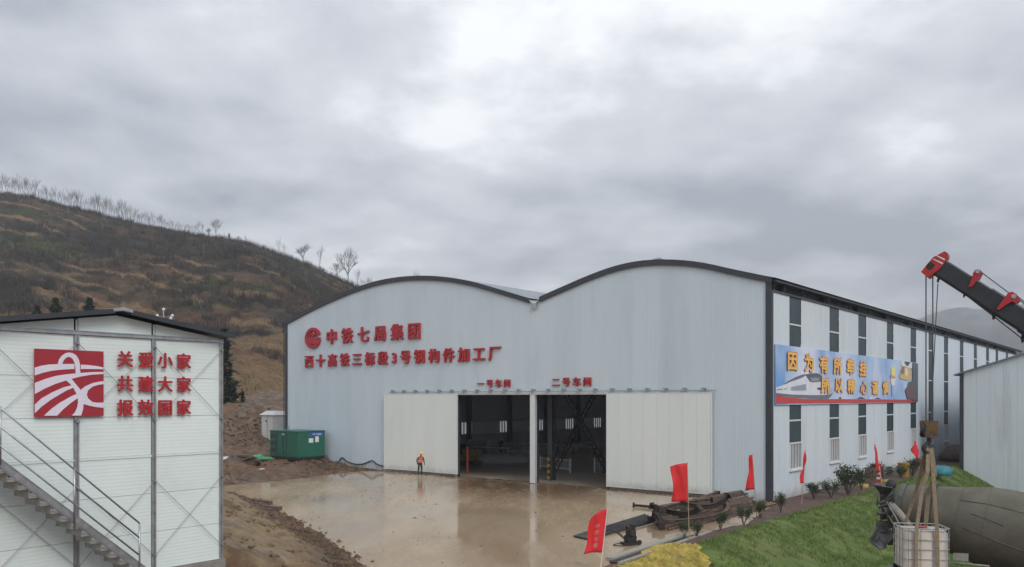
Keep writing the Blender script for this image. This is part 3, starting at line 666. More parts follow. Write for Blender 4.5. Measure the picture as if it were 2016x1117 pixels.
for A in (A1, A2):
    pts = list(A)
    if A is A1: pts = [(-.38, 12.76)] + pts
    else: pts = pts + [(46.0, 12.80)]
    for k in range(len(pts) - 1):
        (a, za), (b, zb) = pts[k], pts[k + 1]
        cut = .22 * len(pts) < k < .72 * len(pts)
        for y0_, y1_, sky_ in (([(-.13, 9, 0)] + [s_ for j in range(7) for s_ in ((9 + j * 12, 10.1 + j * 12, 1), (10.1 + j * 12, 21 + j * 12, 0))] + [(93, 96.4, 0)]) if cut else [(-.13, 96.4, 0)]):
            t_ = (added_skl if sky_ else mb)
            t_.add([(-a, y0_, za + .1), (-b, y0_, zb + .1), (-b, y1_, zb + .1), (-a, y1_, za + .1)], [(0,1,2,3)])
            if not sky_: t_.add([(-a, y0_, za + .03), (-b, y0_, zb + .03), (-b, y1_, zb + .03), (-a, y1_, za + .03)], [(0,3,2,1)])
rf = mb.build('roof', M['roof'], fb)
added_skl.build('added_roof_light', M['frost'], rf)  # unseen translucent roof strips, added to let more daylight into the hall
mb = MB(); mb.add([(-16.5, -.16, 12.95), (-16.8, -.16, 12.62), (-17.2, -.16, 12.62), (-17.5, -.16, 12.95), (-16.5, 96, 12.95), (-16.8, 96, 12.62), (-17.2, 96, 12.62), (-17.5, 96, 12.95)], [(0,1,5,4), (1,2,6,5), (2,3,7,6)])
mb.add([(-16.75, -.17, 12.62), (-17.25, -.17, 12.62), (-17.2, -.17, 12.2), (-16.8, -.17, 12.2)], [(0,1,2,3)]); mb.build('valley_gutter', M['galv'], rf)
def ventilator(s, y):
    z = arch_z(s) - .15; mb = MB(); mb.lathe((-s, y, z), (0,0,1), [(0, .2), (.3, .2), (.32, .24)], 16)
    for k in range(20):
        t = 2 * math.pi * k / 20; prev = None
        for j in range(6):
            ph = math.pi * (.12 + .76 * j / 5); r = .36 * math.sin(ph); zz_ = z + .5 + .22 * math.cos(ph)
            p = Vector((-s + r * math.cos(t + j * .06), y + r * math.sin(t + j * .06), zz_))
            if prev: mb.bar(prev, p, .09, .012)
            prev = p
    mb.sphere((-s, y, z + .5), .3, .3, .2, 12, 6); mb.build('ventilator', M['galv'], rf)
ventilator(8.4, 2.0)
# long side wall: sheet panels, tall green glazing strips, windows
strips = [3.0, 10.4, 16.85, 24.5, 32.1, 38.8, 45.35, 53.1, 60.9, 68.7, 75.4, 83.5, 91.4]; SW = 2.0
ez = 12.12
def side_panel(y0, y1, z0, z1):
    mb = MB(); n = max(1, round((y1 - y0) / .25)); prof = []
    for k in range(n):                                        # trapezoidal ribs
        a = y0 + .004 + (y1 - y0 - .008) * k / n; w = (y1 - y0 - .008) / n
        prof += [(a, 0), (a + w * .55, 0), (a + w * .68, .022), (a + w * .87, .022)]
    prof.append((y1 - .004, 0)); m_ = len(prof)
    mb.add([(x - .02, y, z0) for y, x in prof] + [(x - .02, y, z1) for y, x in prof], [(i, i + 1, m_ + i + 1, m_ + i) for i in range(m_ - 1)])
    mb.build('side_panel', M['sidewall'], fb)
pos = .27
for i, s in enumerate(strips + [96.0]):
    n = max(1, round((s - pos) / 1.15)); e_ = np.linspace(pos, s, n + 1)
    for a, b in zip(e_[:-1], e_[1:]): side_panel(a, b, -.05, ez)
    if s < 95:
        side_panel(s, s + SW, -.05, 1.52)
        mb = MB(); mb.add([(-.045, s, 3.3), (-.045, s + SW, 3.3), (-.045, s + SW, ez), (-.045, s, ez)], [(0,1,2,3)])
        st = mb.build('glazing_strip', M['glassdark'], fb)
        for z in (4.6, 7.6, 10.45): MB().box(-.044, .012, s, s + SW, z - .05, z + .05).build('glazing_bar', M['sidewall'], st)
        w = MB()
        for a, b in ((s, s + .09), (s + SW - .09, s + SW)): w.box(-.06, .05, a, b, 1.6, 3.26)
        for z in (1.6, 3.17): w.box(-.06, .05, s + .09, s + SW - .09, z, z + .09)
        for k in (1, 2, 3): w.box(-.05, .035, s + SW * k / 4 - .035, s + SW * k / 4 + .035, 1.69, 3.17)
        w = w.build('window', M['white'], fb)
        for k in range(4): MB().box(-.05, -.03 , s + .09 + (SW - .18) * k / 4 + .03, s + .09 + (SW - .18) * (k + 1) / 4 - .03, 1.69, 3.17).build('pane', M['pane'], w)
        MB().box(-.02, .12, s - .06, s + SW + .06, 1.52, 1.595).build('sill', M['white'], w)
    pos = s + SW
MB().box(-.1, .06, .27, 96, 12.125, 12.24).build('eave_rail', M['trim'], fb)
MB().box(.06, .34, .0, 96.3, 12.66, 12.79).build('eave_gutter', M['darksteel'], rf)
for k in range(21):
    y = .35 + k * 4.75
    MB().box(-.06, .05, y, y + .14, 12.24, 12.74).build('eave_post', M['darksteel'], fb)
    MB().bar((0, y + .07, 12.3), (.3, y + .07, 12.68), .06, .06).build('eave_bracket', M['darksteel'], fb)
MB().box(-.75, -.35, .3, 96, 12.3, 12.75).build('edge_beam', M['darksteel'], fb)
MB().box(-45.5, 0, 96.0, 96.1, 0, 12.4).build('rear_wall', M['sidewall'], fb)
# left side wall with frosted windows, seen through the doors from inside
lw = [onp(np.array(wd(-45.6, 0)[:2]), EY, px, 840)[0] for px in (919, 992, 1047, 1119, 1176)]
sp_ = (lw[-1] - lw[0]) / 4; wins = [lw[0] + sp_ * k for k in range(-4, 8)]; wins = [w for w in wins if 2 < w < 93]
lz0, lz1 = 1.55, 3.2
lz0 = onp(np.array(wd(-45.6, 0)[:2]), EY, 992, 851)[1]; lz1 = onp(np.array(wd(-45.6, 0)[:2]), EY, 992, 829)[1]
MB().box(-45.7, -45.6, .3, 96, 0, lz0).build('left_wall', M['sidewall'], fb); MB().box(-45.7, -45.6, .3, 96, lz1, 12.8).build('left_wall', M['sidewall'], fb)
pos = .3
for w in wins:
    MB().box(-45.7, -45.6, pos, w - 1.0, lz0, lz1).build('left_wall', M['sidewall'], fb); pos = w + 1.0
    f_ = MB()
    for k in range(5): f_.box(-45.62, -45.54, w - 1 + k * .5 - .05, w - 1 + k * .5 + .05, lz0, lz1)
    f_ = f_.build('window', M['darksteel'], fb)
    for k in range(4): MB().add([(-45.66, w - .95 + k * .5, lz0 + .03), (-45.66, w - .55 + k * .5, lz0 + .03), (-45.66, w - .55 + k * .5, lz1 - .03), (-45.66, w - .95 + k * .5, lz1 - .03)], [(0, 1, 2, 3)]).build('pane', M['frost'], f_)
MB().box(-45.7, -45.6, pos, 96, lz0, lz1).build('left_wall', M['sidewall'], fb)
MB().box(-45.58, -45.5, .4, 95.8, lz1 + .05, lz1 + 4.5).build('inner_lining', M['inner'], fb)
MB().box(-45.58, -45.5, .4, 95.8, .02, lz0 - .05).build('inner_lining', M['inner'], fb)
# steel frame inside: columns, crane rails, portal beams, lattice bracing
for yy in np.arange(2.2, 95, 7.4):
    for x in (-17.15, -44.9, -.75):
        mb = MB()
        for dy_ in (-.24, .2): mb.box(x - .2, x + .2, yy + dy_, yy + dy_ + .04, .02, 12.3)
        mb.box(x - .02, x + .02, yy - .2, yy + .2, .02, 12.3); mb.build('column', M['darksteel'], fb)
    for A in (A1, A2):
        mb = MB()
        for k in range(0, len(A) - 1, 2):
            (a, za), (b, zb) = A[k], A[min(k + 2, len(A) - 1)]
            mb.bar((-a, yy, za - .35), (-b, yy, zb - .35), .22, .5)
        mb.build('portal_beam', M['darksteel'], fb)
M['rail'] = mat('crane_rail_blue', (.03,.045,.10), (.05,.06,.11), 1, .6)
for x in (-17.6, -16.7, -44.4, -1.2):
    MB().box(x - .18, x + .18, .5, 95.5, 7.6, 8.3).build('crane_rail', M['rail'], fb)
for x in (-44.15,):
    for k in range(9):
        MB().box(x - .02, x + .01, 4 + k * 9.5, 9 + k * 9.5, 7.78, 8.15).build('slogan_board', M['redpanel'], fb)
def lattice(a, b, w=.42, m='rustdark', name='lattice_brace'):
    a = Vector(a); b = Vector(b); d = (b - a).normalized(); n = d.cross(Vector((1, 0, 0))).normalized() * (w / 2); mb = MB()
    mb.bar(a - n, b - n, .09); mb.bar(a + n, b + n, .09); L_ = (b - a).length; k = int(L_ / .6)
    for i in range(k + 1): mb.bar(a + d * (L_ * i / k) - n, a + d * (L_ * i / k) + n, .05)
    return mb.build(name, M[m], fb)
for i in (0, 1):
    y0_, y1_ = (2.4, 9.4) if i == 0 else (24.6, 31.6)
    lattice((-17.4, y0_, .1), (-17.4, y1_, 7.5)); lattice((-16.9, y1_, .1), (-16.9, y0_, 7.5))
mb = MB()
for k in range(8):
    mb.cur = k % 2; mb.box(-17.3, -17.12, 1.84, 1.95, .1 + k * .22, .1 + (k + 1) * .22)
mb.build('hazard_stripe', [M['yellow'], M['black']], fb)
# ladder up the left corner, wall base stains of mud
mb = MB()
for x in (-46.5, -45.95): mb.bar((x, .35, .6), (x, .35, 12.6), .05)
for k in range(34): mb.bar((-46.5, .35, .9 + k * .34), (-45.95, .35, .9 + k * .34), .03)
mb.build('wall_ladder', M['darksteel'], fb)

# ------------------------------------------------------------------ lettering on the facade
def facade_sign(name, label, cat, chars, centres, h, w, depth=.16, group=None):
    pts = [fac(*c) for c in centres]; z = sum(p[1] for p in pts) / len(pts)
    t = thing(name, label, cat, wd(-sum(p[0] for p in pts) / len(pts), 0, z), TH, group); sx = -sum(p[0] for p in pts) / len(pts)
    for ch, (s, _) in zip(chars, pts):
        glyph('character', ch, BOLD, w, h, depth, lambda a, b, q, s=s: (-s - sx + a, -.03 - q, b), M['red'], t)
    return t
z1 = lambda X, Y: (590 + X / 4.8, 620 + Y / 4.8)
sg = facade_sign('company_sign', 'upper row of big red raised characters beside the round emblem', 'sign', '中铁七局集团', [z1(x, y) for x, y in zip((312, 458, 612, 768, 928, 1092), (208, 198, 192, 178, 170, 160))], 1.26, 1.36)
facade_sign('factory_sign', 'long lower row of red raised characters below the round emblem', 'sign', '西十高铁三标段3号钢构件加工厂', [z1(x, y) for x, y in zip((98, 207, 318, 435, 551, 672, 795, 902, 1008, 1140, 1278, 1417, 1558, 1704, 1852), np.linspace(438, 376, 15))], 1.06, 1.12)
z2 = lambda X, Y: (900 + X / 4.856, 730 + Y / 4.856)
facade_sign('workshop_sign', 'small red four character sign above the left doorway', 'sign', '一号车间', [z2(x, 125) for x in (230, 318, 400, 484)], .58, .62, .1)
facade_sign('workshop_sign', 'small red four character sign above the right doorway', 'sign', '二号车间', [z2(x, 110) for x in (950, 1048, 1148, 1250)], .60, .64, .1)
es, ez_ = fac(618, 666)
em = thing('round_emblem', 'round red globe emblem at the start of the upper lettering', 'emblem', wd(-es, 0, ez_), TH)
def plate(name, poly, y0, y1, m, parent): return MB().prism(poly, lambda a, b, t: (a, t, b), y0, y1).build(name, m, parent)
def ringseg(r0, r1, a0, a1, n=28, sx=1.17):
    t = [R(a0 + (a1 - a0) * k / n) for k in range(n + 1)]
    return [(r1 * math.cos(q) * sx, r1 * math.sin(q)) for q in t] + [(r0 * math.cos(q) * sx, r0 * math.sin(q)) for q in t[::-1]]
plate('emblem_ring', ringseg(.66, .93, 20, 348, 40), -.18, -.03, M['red'], em)
plate('emblem_bar', [(-.78, -.10), (.98, -.10), (1.02, .02), (-.78, .02)], -.17, -.03, M['red'], em)
plate('emblem_base', [(-.74, -.11), (.74, -.11), (.68, -.30), (.58, -.52), (-.58, -.52), (-.68, -.30)], -.175, -.03, M['red'], em)
plate('emblem_bar', [(-.32, .30), (.32, .30), (.32, .42), (-.32, .42)], -.165, -.03, M['red'], em)
plate('emblem_bar', [(-.085, .025), (.085, .025), (.085, .295), (-.085, .295)], -.172, -.03, M['red'], em)
for a in (-1, 1):
    plate('emblem_line', [(a * .42, .03), (a * .50, .03), (a * .40, .40), (a * .16, .66), (a * .10, .64), (a * .33, .38)][::a], -.16, -.03, M['red'], em)
    plate('emblem_line', [(a * .20, -.525), (a * .32, -.525), (a * .16, -.68), (a * .08, -.66)][::a], -.16, -.03, M['red'], em)
plate('emblem_line', [(-.66, .24), (.66, .24), (.66, .29), (-.66, .29)], -.155, -.03, M['red'], em)

# ------------------------------------------------------------------ printed banner on the side wall
bn = thing('printed_banner', 'wide printed banner with a white bullet train and yellow characters on blue sky', 'banner', wd(0, 17.3, 5.57), TH)
QB = 17.3
def bz(X, Y):
    q, z = sidew(1500 + X / 6.109, 660 + Y / 6.109); return q - QB, z - 5.57
def sky_print():
    m = mat('banner_sky', (.17,.36,.72), (.52,.64,.84), .16, .5, contrast=(.38, .62), c3=(.74,.78,.90), s3=.12, f3=(.48,.66)); return m
BL, BR, BT = .56 - QB, 34.1 - QB, 3.54
MB().box(.03, .085, BL, BR, 0, BT).build('canvas', sky_print(), bn)
bk = {}
def bcol(k, c):
    if k not in bk: bk[k] = mat('print_' + k, c, tuple(min(1, x * 1.12 + .01) for x in c), 1.5, .5)
    return bk[k]
layer = [.087]
def bpoly(name, pts, key, c, raw=False):
    layer[0] += .0022; x = layer[0]
    p = pts if raw else [bz(*q) for q in pts]
    p = [(min(max(a, BL + .01), BR - .01), min(max(b, .005), BT - .01)) for a, b in p]
    me = MB().prism(p, lambda a, b, t: (t, a, b), .0855 if False else x - .0015, x).build(name, bcol(key, c), bn); return me
bpoly('red_ground', [(150, 722), (300, 748), (500, 768), (620, 772), (900, 770), (1300, 772), (1855, 778), (1860, 822), (150, 828)], 'red', (.52, .05, .05))
for p in ([(1125, 768), (1150, 752), (1180, 745), (1215, 758), (1230, 768)], [(905, 768), (915, 748), (935, 745), (938, 768)], [(1340, 768), (1375, 750), (1420, 768)]): bpoly('skyline', p, 'dark', (.06, .05, .06))
bpoly('skyline', [(1280, 772), (1285, 750), (1320, 750), (1320, 772)], 'pale', (.7, .72, .74))
bpoly('train_body', [(150, 632), (240, 600), (330, 545), (420, 500), (500, 475), (600, 462), (690, 480), (760, 540), (810, 600), (832, 650), (825, 700), (790, 735), (700, 748), (560, 742), (350, 722), (150, 695)], 'train', (.70, .71, .78))
bpoly('train_roof', [(240, 590), (320, 540), (400, 500), (470, 475), (525, 470), (480, 505), (420, 530), (330, 560), (250, 597)], 'grey', (.13, .14, .19))
bpoly('train_windscreen', [(500, 476), (560, 462), (640, 458), (690, 475), (712, 505), (690, 560), (600, 570), (555, 560), (530, 520)], 'glass', (.10, .11, .14))
bpoly('train_windscreen', [(555, 520), (620, 510), (680, 520), (660, 555), (590, 560)], 'glass2', (.26, .28, .33))
bpoly('train_window', [(327, 625), (512, 588), (512, 665), (327, 668)], 'win', (.30, .33, .42))
bpoly('train_skirt', [(150, 695), (350, 716), (560, 722), (700, 722), (800, 712), (835, 690), (815, 735), (780, 766), (640, 768), (400, 752), (150, 722)], 'skirt', (.15, .165, .20))
bpoly('train_nose', [(770, 590), (800, 600), (828, 650), (832, 680), (790, 715), (775, 660)], 'nose', (.42, .48, .56))
bpoly('train_lamp', [(640, 640), (665, 630), (700, 635), (720, 650), (690, 660), (655, 655)], 'dark', (.06, .05, .06))
for X in (150, 185, 235): bpoly('train_window', [(X, 660 - (X - 150) * .1), (X + 30, 648 - (X - 150) * .1), (X + 45, 652 - (X - 150) * .1), (X + 15, 664 - (X - 150) * .1)], 'grey', (.13, .14, .19))
# a cartoon worker and a photo of a man in a yellow helmet, as plain printed shapes
bpoly('printed_figure', [(1540, 600), (1555, 590), (1562, 735), (1542, 735)], 'trousers', (.30, .40, .62))
bpoly('printed_figure', [(1528, 500), (1560, 480), (1588, 520), (1582, 600), (1545, 610), (1530, 560)], 'shirt', (.74, .74, .78))
bpoly('printed_figure', [(1520, 480), (1560, 470), (1588, 510), (1560, 530), (1525, 515)], 'face', (.55, .30, .22))
bpoly('printed_figure', [(1535, 400), (1560, 378), (1585, 395), (1588, 480), (1560, 500), (1535, 470)], 'hat', (.78, .72, .25))
bpoly('printed_photo', [(1670, 318), (1785, 330), (1786, 400), (1700, 400), (1650, 360)], 'pale', (.7, .72, .74))
bpoly('printed_photo', [(1690, 318), (1765, 328), (1735, 375), (1710, 360)], 'dark', (.06, .05, .06))
bpoly('printed_photo', [(1640, 470), (1660, 395), (1700, 370), (1760, 400), (1782, 450), (1775, 530), (1720, 545), (1640, 520)], 'helmet', (.66, .45, .18))
bpoly('printed_photo', [(1650, 440), (1670, 380), (1695, 380), (1690, 460), (1660, 480)], 'brown', (.28, .16, .11))
bpoly('printed_photo', [(1705, 400), (1725, 395), (1735, 480), (1705, 490)], 'pale', (.7, .72, .74))
bpoly('printed_photo', [(1740, 570), (1790, 550), (1790, 330), (1858, 345), (1862, 800), (1800, 790), (1730, 640)], 'slate', (.10, .115, .13))
bpoly('printed_photo', [(1700, 660), (1740, 610), (1800, 620), (1830, 680), (1810, 770), (1730, 770)], 'maroon', (.16, .09, .10))
ch1 = list(zip('因为有所牵挂', [(340, 317), (540, 340), (720, 357), (885, 375), (1042, 385), (1192, 410)]))
ch2 = list(zip('所以精心谨慎', [(738, 612), (902, 605), (1050, 620), (1205, 632), (1337, 638), (1467, 638)]))
for ch, c in ch1 + ch2:
    a0, b0 = bz(*c); hh = 1.12 if (ch, c) in ch1 else 1.02
    for wt, key, cc, xo in ((.05, 'cred', (.55, .045, .04), .0), (.012, 'cyel', (.82, .52, .10), .006)):
        glyph('character', ch, wt, 1.62, hh * .95, .003, lambda a, b, q, a0=a0, b0=b0, xo=xo: (layer[0] + .003 + xo + q, a0 + a, b0 + b), bcol(key, cc), bn)

# ------------------------------------------------------------------ black cables sagging along the facade foot
def cable(name, pts, r, label):
    sp_pts = []
    P = [Vector(p) for p in pts]
    for i in range(len(P) - 1):
        a = P[max(i - 1, 0)]; b = P[i]; c = P[i + 1]; d = P[min(i + 2, len(P) - 1)]
        for k in range(6):
            t = k / 6; sp_pts.append(.5 * ((2 * b) + (c - a) * t + (2*a - 5*b + 4*c - d) * t*t + (3*b - a - 3*c + d) * t**3))
    sp_pts.append(P[-1])
    return tag(MB().tube(sp_pts, r, 6).build(name, M['black'], None, True), label, 'cable')
def fpt(px, py, off=.08): s, z = fac(px, py); p = wd(-s, -off, z); return p
zz4 = lambda X, Y: (500 + X / 6.98, 800 + Y / 6.98)
cable('power_cable', [fpt(*zz4(*q)) for q in ((1165, 795), (1195, 730), (1230, 710), (1290, 760), (1400, 795), (1500, 795), (1570, 770), (1632, 748), (1700, 795), (1800, 830))], .05, 'black cable sagging along the wall left of the sliding door')
cable('power_cable', [fpt(*q, .12) for q in ((1437, 985), (1446, 975), (1455, 968), (1462, 967), (1468, 975), (1473, 988))], .045, 'black cable looped against the wall behind the steel pile')

# ================================================================== THE SITE CABIN ON THE LEFT
CWP = np.array([(435 - CX) / FPX * 21.7, 21.7]); CBX, CBY = site(*CWP)
def cabw(px, py, off=0.0): t, z = onp(CWP + EX * off, -EY, px, py); return -t, z      # local y, z on the gable wall or in front of it
cb = thing('site_cabin', 'white two-storey panel cabin with slogan characters on its gable wall', 'building', wd(CBX, CBY, 1.74), TH)
CZ = 1.74
def cbox(name, x0, x1, y0, y1, z0, z1, m, parent=cb): return MB().box(x0, x1, y0, y1, z0 - CZ, z1 - CZ).build(name, m, parent)
CH = lambda t: 7.93 - .150 * abs(t - 2.73)                   # underside of the roof above the gable
rows = np.linspace(1.80, 7.42, 7)
for b in range(3):
    y1, y0 = -1.82 * b - (.0 if b == 0 else .05), -1.82 * (b + 1) + .05
    for a, c in zip(rows[:-1], rows[1:]): cbox('wall_panel', -.075, -.012, y0, y1 - .01, a + .004, c - .004, M['cabin'])
    pl = [(y0, 7.525 - CZ), (y1, 7.525 - CZ), (y1, CH(-y1) - CZ), ] + ([(-2.73, CH(2.73) - CZ)] if b == 1 else []) + [(y0, CH(-y0) - CZ)]
    MB().prism(pl, lambda p, q, t: (t, p, q), -.075, -.014).build('gable_panel', M['cabin'], cb)
for k in range(4):
    y = -1.82 * k; o = -.055 if k == 0 else (0.055 if k == 3 else 0)
    mb = MB(); w = .05
    mb.box(-.1, .03, y - w, y - w + .035, 0.02, 7.42 - CZ); mb.box(-.1, .03, y + w - .035, y + w, 0.02, 7.42 - CZ); mb.box(-.1, .012, y - w + .036, y + w - .036, 0.02, 7.42 - CZ)
    mb.build('column', M['galv'], cb)
    if k in (1, 2): mb = MB().box(-.01, .014, y - .02, y + .02, 7.53 - CZ, CH(1.82 * k) - .02 - CZ).build('gable_post', M['white'], cb)
MB().box(-.05, .045, -5.52, .06, 7.425 - CZ, 7.465 - CZ).box(-.05, .02, -5.52, .06, 7.4655 - CZ, 7.5 - CZ).box(-.05, .04, -5.52, .06, 7.501 - CZ, 7.522 - CZ).build('head_beam', M['galv'], cb)
cbox('floor_beam', -.05, .008, -5.46, 0, 4.56, 4.60, M['cabin'])
cbox('plinth', -11.2, .06, -5.6, .1, .9, 1.79, mat('plinth_concrete', (.22,.21,.19), (.3,.29,.26), 3, .8))
cbox('side_wall', -11.1, -.08, -.09, -.03, 1.8, 7.45, M['cabin']); cbox('side_wall', -11.1, -.08, -5.45, -5.38, 1.8, 7.45, M['cabin']); cbox('rear_wall', -11.12, -11.04, -5.45, -.03, 1.8, 7.6, M['cabin'])
nodes = {0: (7.22, 5.45, 3.96, 2.17), 1: (7.22, 5.45, 3.96, 2.17), 2: (7.22, 5.45, 3.96, 2.17), 3: (7.22, 5.45, 3.96, 2.17)}
for b in range(3):
    for top, bot in ((0, 1), (2, 3)):
        za, zb = nodes[b][top], nodes[b][bot]
        for p, q in ((za, zb), (zb, za)):
            xo = .052 if p > q else .066
            MB().tube([(xo, -1.82 * b - .02, p - CZ), (xo, -1.82 * (b + 1) + .02, q - CZ)], .0065, 6).build('brace_rod', M['rod'], cb)
for k in range(4):
    for z in nodes[0]:
        mb = MB().box(.031, .075, -1.82 * k - .035, -1.82 * k + .035, z - CZ - .03, z - CZ + .03); mb.sphere((.08, -1.82 * k, z - CZ), .025, nu=6, nv=4); mb.build('brace_lug', M['rod'], cb)
mb = MB()
RT = lambda t: 8.05 - .150 * abs(t - 2.73)
for ta, tb in ((-.2, 2.73), (2.73, 5.7)):
    za, zb = RT(ta), RT(tb)
    mb.add([(.3, -ta, za - CZ), (.3, -tb, zb - CZ), (-11.4, -tb, zb - CZ), (-11.4, -ta, za - CZ), (.3, -ta, za - .04 - CZ), (.3, -tb, zb - .04 - CZ), (-11.4, -tb, zb - .04 - CZ), (-11.4, -ta, za - .04 - CZ)],
           [(0,1,2,3), (4,7,6,5), (0,4,5,1), (1,5,6,2), (2,6,7,3), (3,7,4,0)])
rf_ = mb.build('roof', M['trim'], cb)
mb = MB()
for ta, tb in ((-.22, 2.55), (2.91, 5.72)):
    za, zb = RT(ta), RT(tb)
    mb.prism([(-ta, za - CZ + .03), (-tb, zb - CZ + .03), (-tb, zb - .08 - CZ), (-ta, za - .08 - CZ)], lambda p, q, t: (t, p, q), .302, .325)
mb.build('fascia', M['trim'], rf_)
MB().prism([(-2.5, RT(2.5) + .045 - CZ), (-2.73, 8.10 - CZ), (-2.96, RT(2.96) + .045 - CZ), (-2.96, RT(2.96) - .03 - CZ), (-2.73, 8.02 - CZ), (-2.5, RT(2.5) - .03 - CZ)], lambda p, q, t: (t, p, q), -11.4, .34).build('ridge_cap', M['galv'], rf_)
# characters and emblem board on the gable
sl = [('关爱小家', 560), ('共建大家', 778), ('报效国家', 992)]
rowlab = ['top row of red slogan characters on the cabin wall', 'middle row of red slogan characters on the cabin wall', 'bottom row of red slogan characters on the cabin wall']
zc = lambda X, Y: (220 + X / 4.654, 590 + Y / 4.654)
for (txt, Y), lab in zip(sl, rowlab):
    ps = [cabw(*zc(x, Y)) for x in (112, 300, 478, 650)]; z = sum(p[1] for p in ps) / 4
    t = thing('slogan_row', lab, 'sign', wd(CBX, CBY - 1.82, z), TH, 'red slogan rows on the cabin wall')
    for ch, (y, _) in zip(txt, ps):
        glyph('character', ch, BOLD, .365, .37, .035, lambda a, b, q, y=y: (.05 + q, y + 1.82 + a, b), M['red'], t)
lzf = lambda X, Y: cabw(50 + X / 6.982, 670 + Y / 6.982)
ly0, lz_ = -4.555, 5.575
lb = thing('emblem_board', 'square red board with white winding road emblem hung on the cabin', 'sign', wd(CBX, CBY + ly0, lz_), TH)
LB_W, LB_H = 1.49, 1.49
MB().box(.045, .075, 0, LB_W, 0, LB_H).build('board', M['redpanel'], lb)
shapes = [
 [(105,380),(200,352),(300,337),(430,330),(655,328),(655,397),(500,405),(350,420),(220,450),(105,487)],
 [(742,338),(860,345),(980,360),(1068,378),(1066,402),(950,398),(742,398)],
 [(425,332),(440,270),(480,215),(530,182),(575,172),(630,180),(680,210),(715,270),(730,330),(735,455),(670,457),(668,380),(655,310),(630,260),(590,233),(560,233),(520,260),(495,305),(490,332)],
 [(105,590),(250,535),(400,492),(560,468),(735,452),(900,440),(1066,438),(1066,466),(900,475),(760,497),(610,533),(540,555),(400,600),(250,665),(105,742)],
 [(535,550),(612,528),(660,590),(742,688),(700,745),(678,732),(640,660),(600,608)],
 [(610,622),(500,650),(350,715),(200,800),(102,885),(100,1005),(200,915),(330,820),(470,735),(560,685),(645,653)],
 [(700,732),(600,775),(450,860),(340,940),(232,1038),(415,1038),(500,950),(600,865),(700,798),(720,770)],
 [(738,685),(800,635),(900,590),(1000,570),(1064,564),(1062,605),(980,615),(900,640),(840,690),(822,750),(840,800),(900,850),(960,860),(1060,858),(1058,930),(950,920),(850,900),(775,877),(700,800),(690,735)],
 [(698,795),(778,868),(770,950),(745,1036),(615,1036),(660,990),(690,920),(700,860)]]
for i, shp in enumerate(shapes):
    x = .0765 + i * .0016; pl = []
    for q in shp:
        y, z = lzf(*q); pl.append((min(max(y - ly0, .003), LB_W - .003), min(max(z - lz_, .003), LB_H - .003)))
    MB().prism(pl, lambda p, q, t: (t, p, q), x - .0012, x).build('white_stroke', M['printwhite'], lb)

# outside stair along the gable
st = thing('steel_stair', 'galvanised outdoor stair with tube handrail climbing past the cabin gable', 'stair', wd(CBX, CBY - 2.0, 1.74), TH)
NO = 1.02
def stp(px, py, off=NO): y, z = cabw(px, py, off); return Vector((off, y + 2.0, z - CZ))
ra, rb = stp(3, 805.7), stp(275, 1030.5); sl_ = (rb.z - ra.z) / (rb.y - ra.y)
la, lb_ = stp(3, 908), stp(275, 1111)
def ext(a, b, t): return a + (b - a) * t
gnd = 0.03
def line_at(a, b, y): return a.z + (b.z - a.z) * (y - a.y) / (b.y - a.y)
y_end = rb.y + (line_at(la, lb_, rb.y) - gnd) / -sl_ * -1 if False else rb.y
yb = la.y + (gnd + .1 - la.z) * (lb_.y - la.y) / (lb_.z - la.z); yt = ra.y - .9
for k, off in enumerate((NO - .02, .2)):
    mb = MB(); a = Vector((off, yt, line_at(la, lb_, yt))); b = Vector((off, yb, line_at(la, lb_, yb)))
    mb.bar(a - Vector((0,0,.06)), b - Vector((0,0,.06)), .02, .17); mb.bar(a + Vector((-.02,0,.025)), b + Vector((-.02,0,.025)), .06, .015); mb.bar(a + Vector((-.02,0,-.145)), b + Vector((-.02,0,-.145)), .06, .015)
    mb.build('stringer', M['darksteel'] if k else M['galv'], st)
M['tread'] = mat('checker_plate', (.30,.285,.26), (.44,.42,.39), 6, .5, .4, .004, 40)
rise = .185; z_ = gnd + rise; zt = line_at(la, lb_, yt)
while z_ < zt - .05:
    y = la.y + (z_ + .0 - la.z) * (lb_.y - la.y) / (lb_.z - la.z)
    MB().box(.215, NO - .035, y - .30, y + .03, z_ - .07, z_ - .045).box(.22, NO - .04, y - .30, y - .285, z_ - .0445, z_ + .13).build('tread', M['tread'], st)
    z_ += rise
MB().box(.1, NO + .03, yt - 1.6, yt - .02, zt - .12, zt - .04).build('landing', M['tread'], st)
rails = [(ra, rb), (stp(3, 842), stp(275, 1059)), (stp(3, 879.6), stp(273, 1092))]
for a, b in rails: MB().tube([ext(a, b, -.25), b], .02, 8).build('handrail', M['galv'], st, True)
for px, py0, py1 in ((275, 1030.5, None), (147, 922, 1042), (1, 800, 915)):
    a = stp(px, py0); zb_ = gnd if py1 is None else stp(px, py1).z
    MB().tube([a, (a.x, a.y, zb_)], .021, 8).build('baluster', M['galv'], st, True)

# little white-flowering ornament beyond the cabin roof: a lamp cluster
sp0 = dp(322, 630, 40)
lp = thing('lamp_cluster', 'small mast with a cluster of white lamps just above the cabin roof', 'lamp', (sp0.x, sp0.y, ground_z(sp0.x, sp0.y)))
hz_ = sp0.z - lp.location.z
MB().tube([(0, 0, 0), (0, 0, hz_ + .55)], [.06, .03], 8).build('mast', M['galv'], lp)
for dx_, dz_ in ((-.42, .12), (-.40, -.1), (.35, .08), (.42, .2), (.30, -.12), (-.3, .2), (.0, .5)):
    MB().tube([(0, 0, hz_ + dz_ - .1), (dx_, 0, hz_ + dz_)], .015, 5).build('lamp_arm', M['galv'], lp); MB().sphere((dx_, 0, hz_ + dz_), .075, nu=8, nv=6).build('lamp_globe', M['paper'], lp, True)

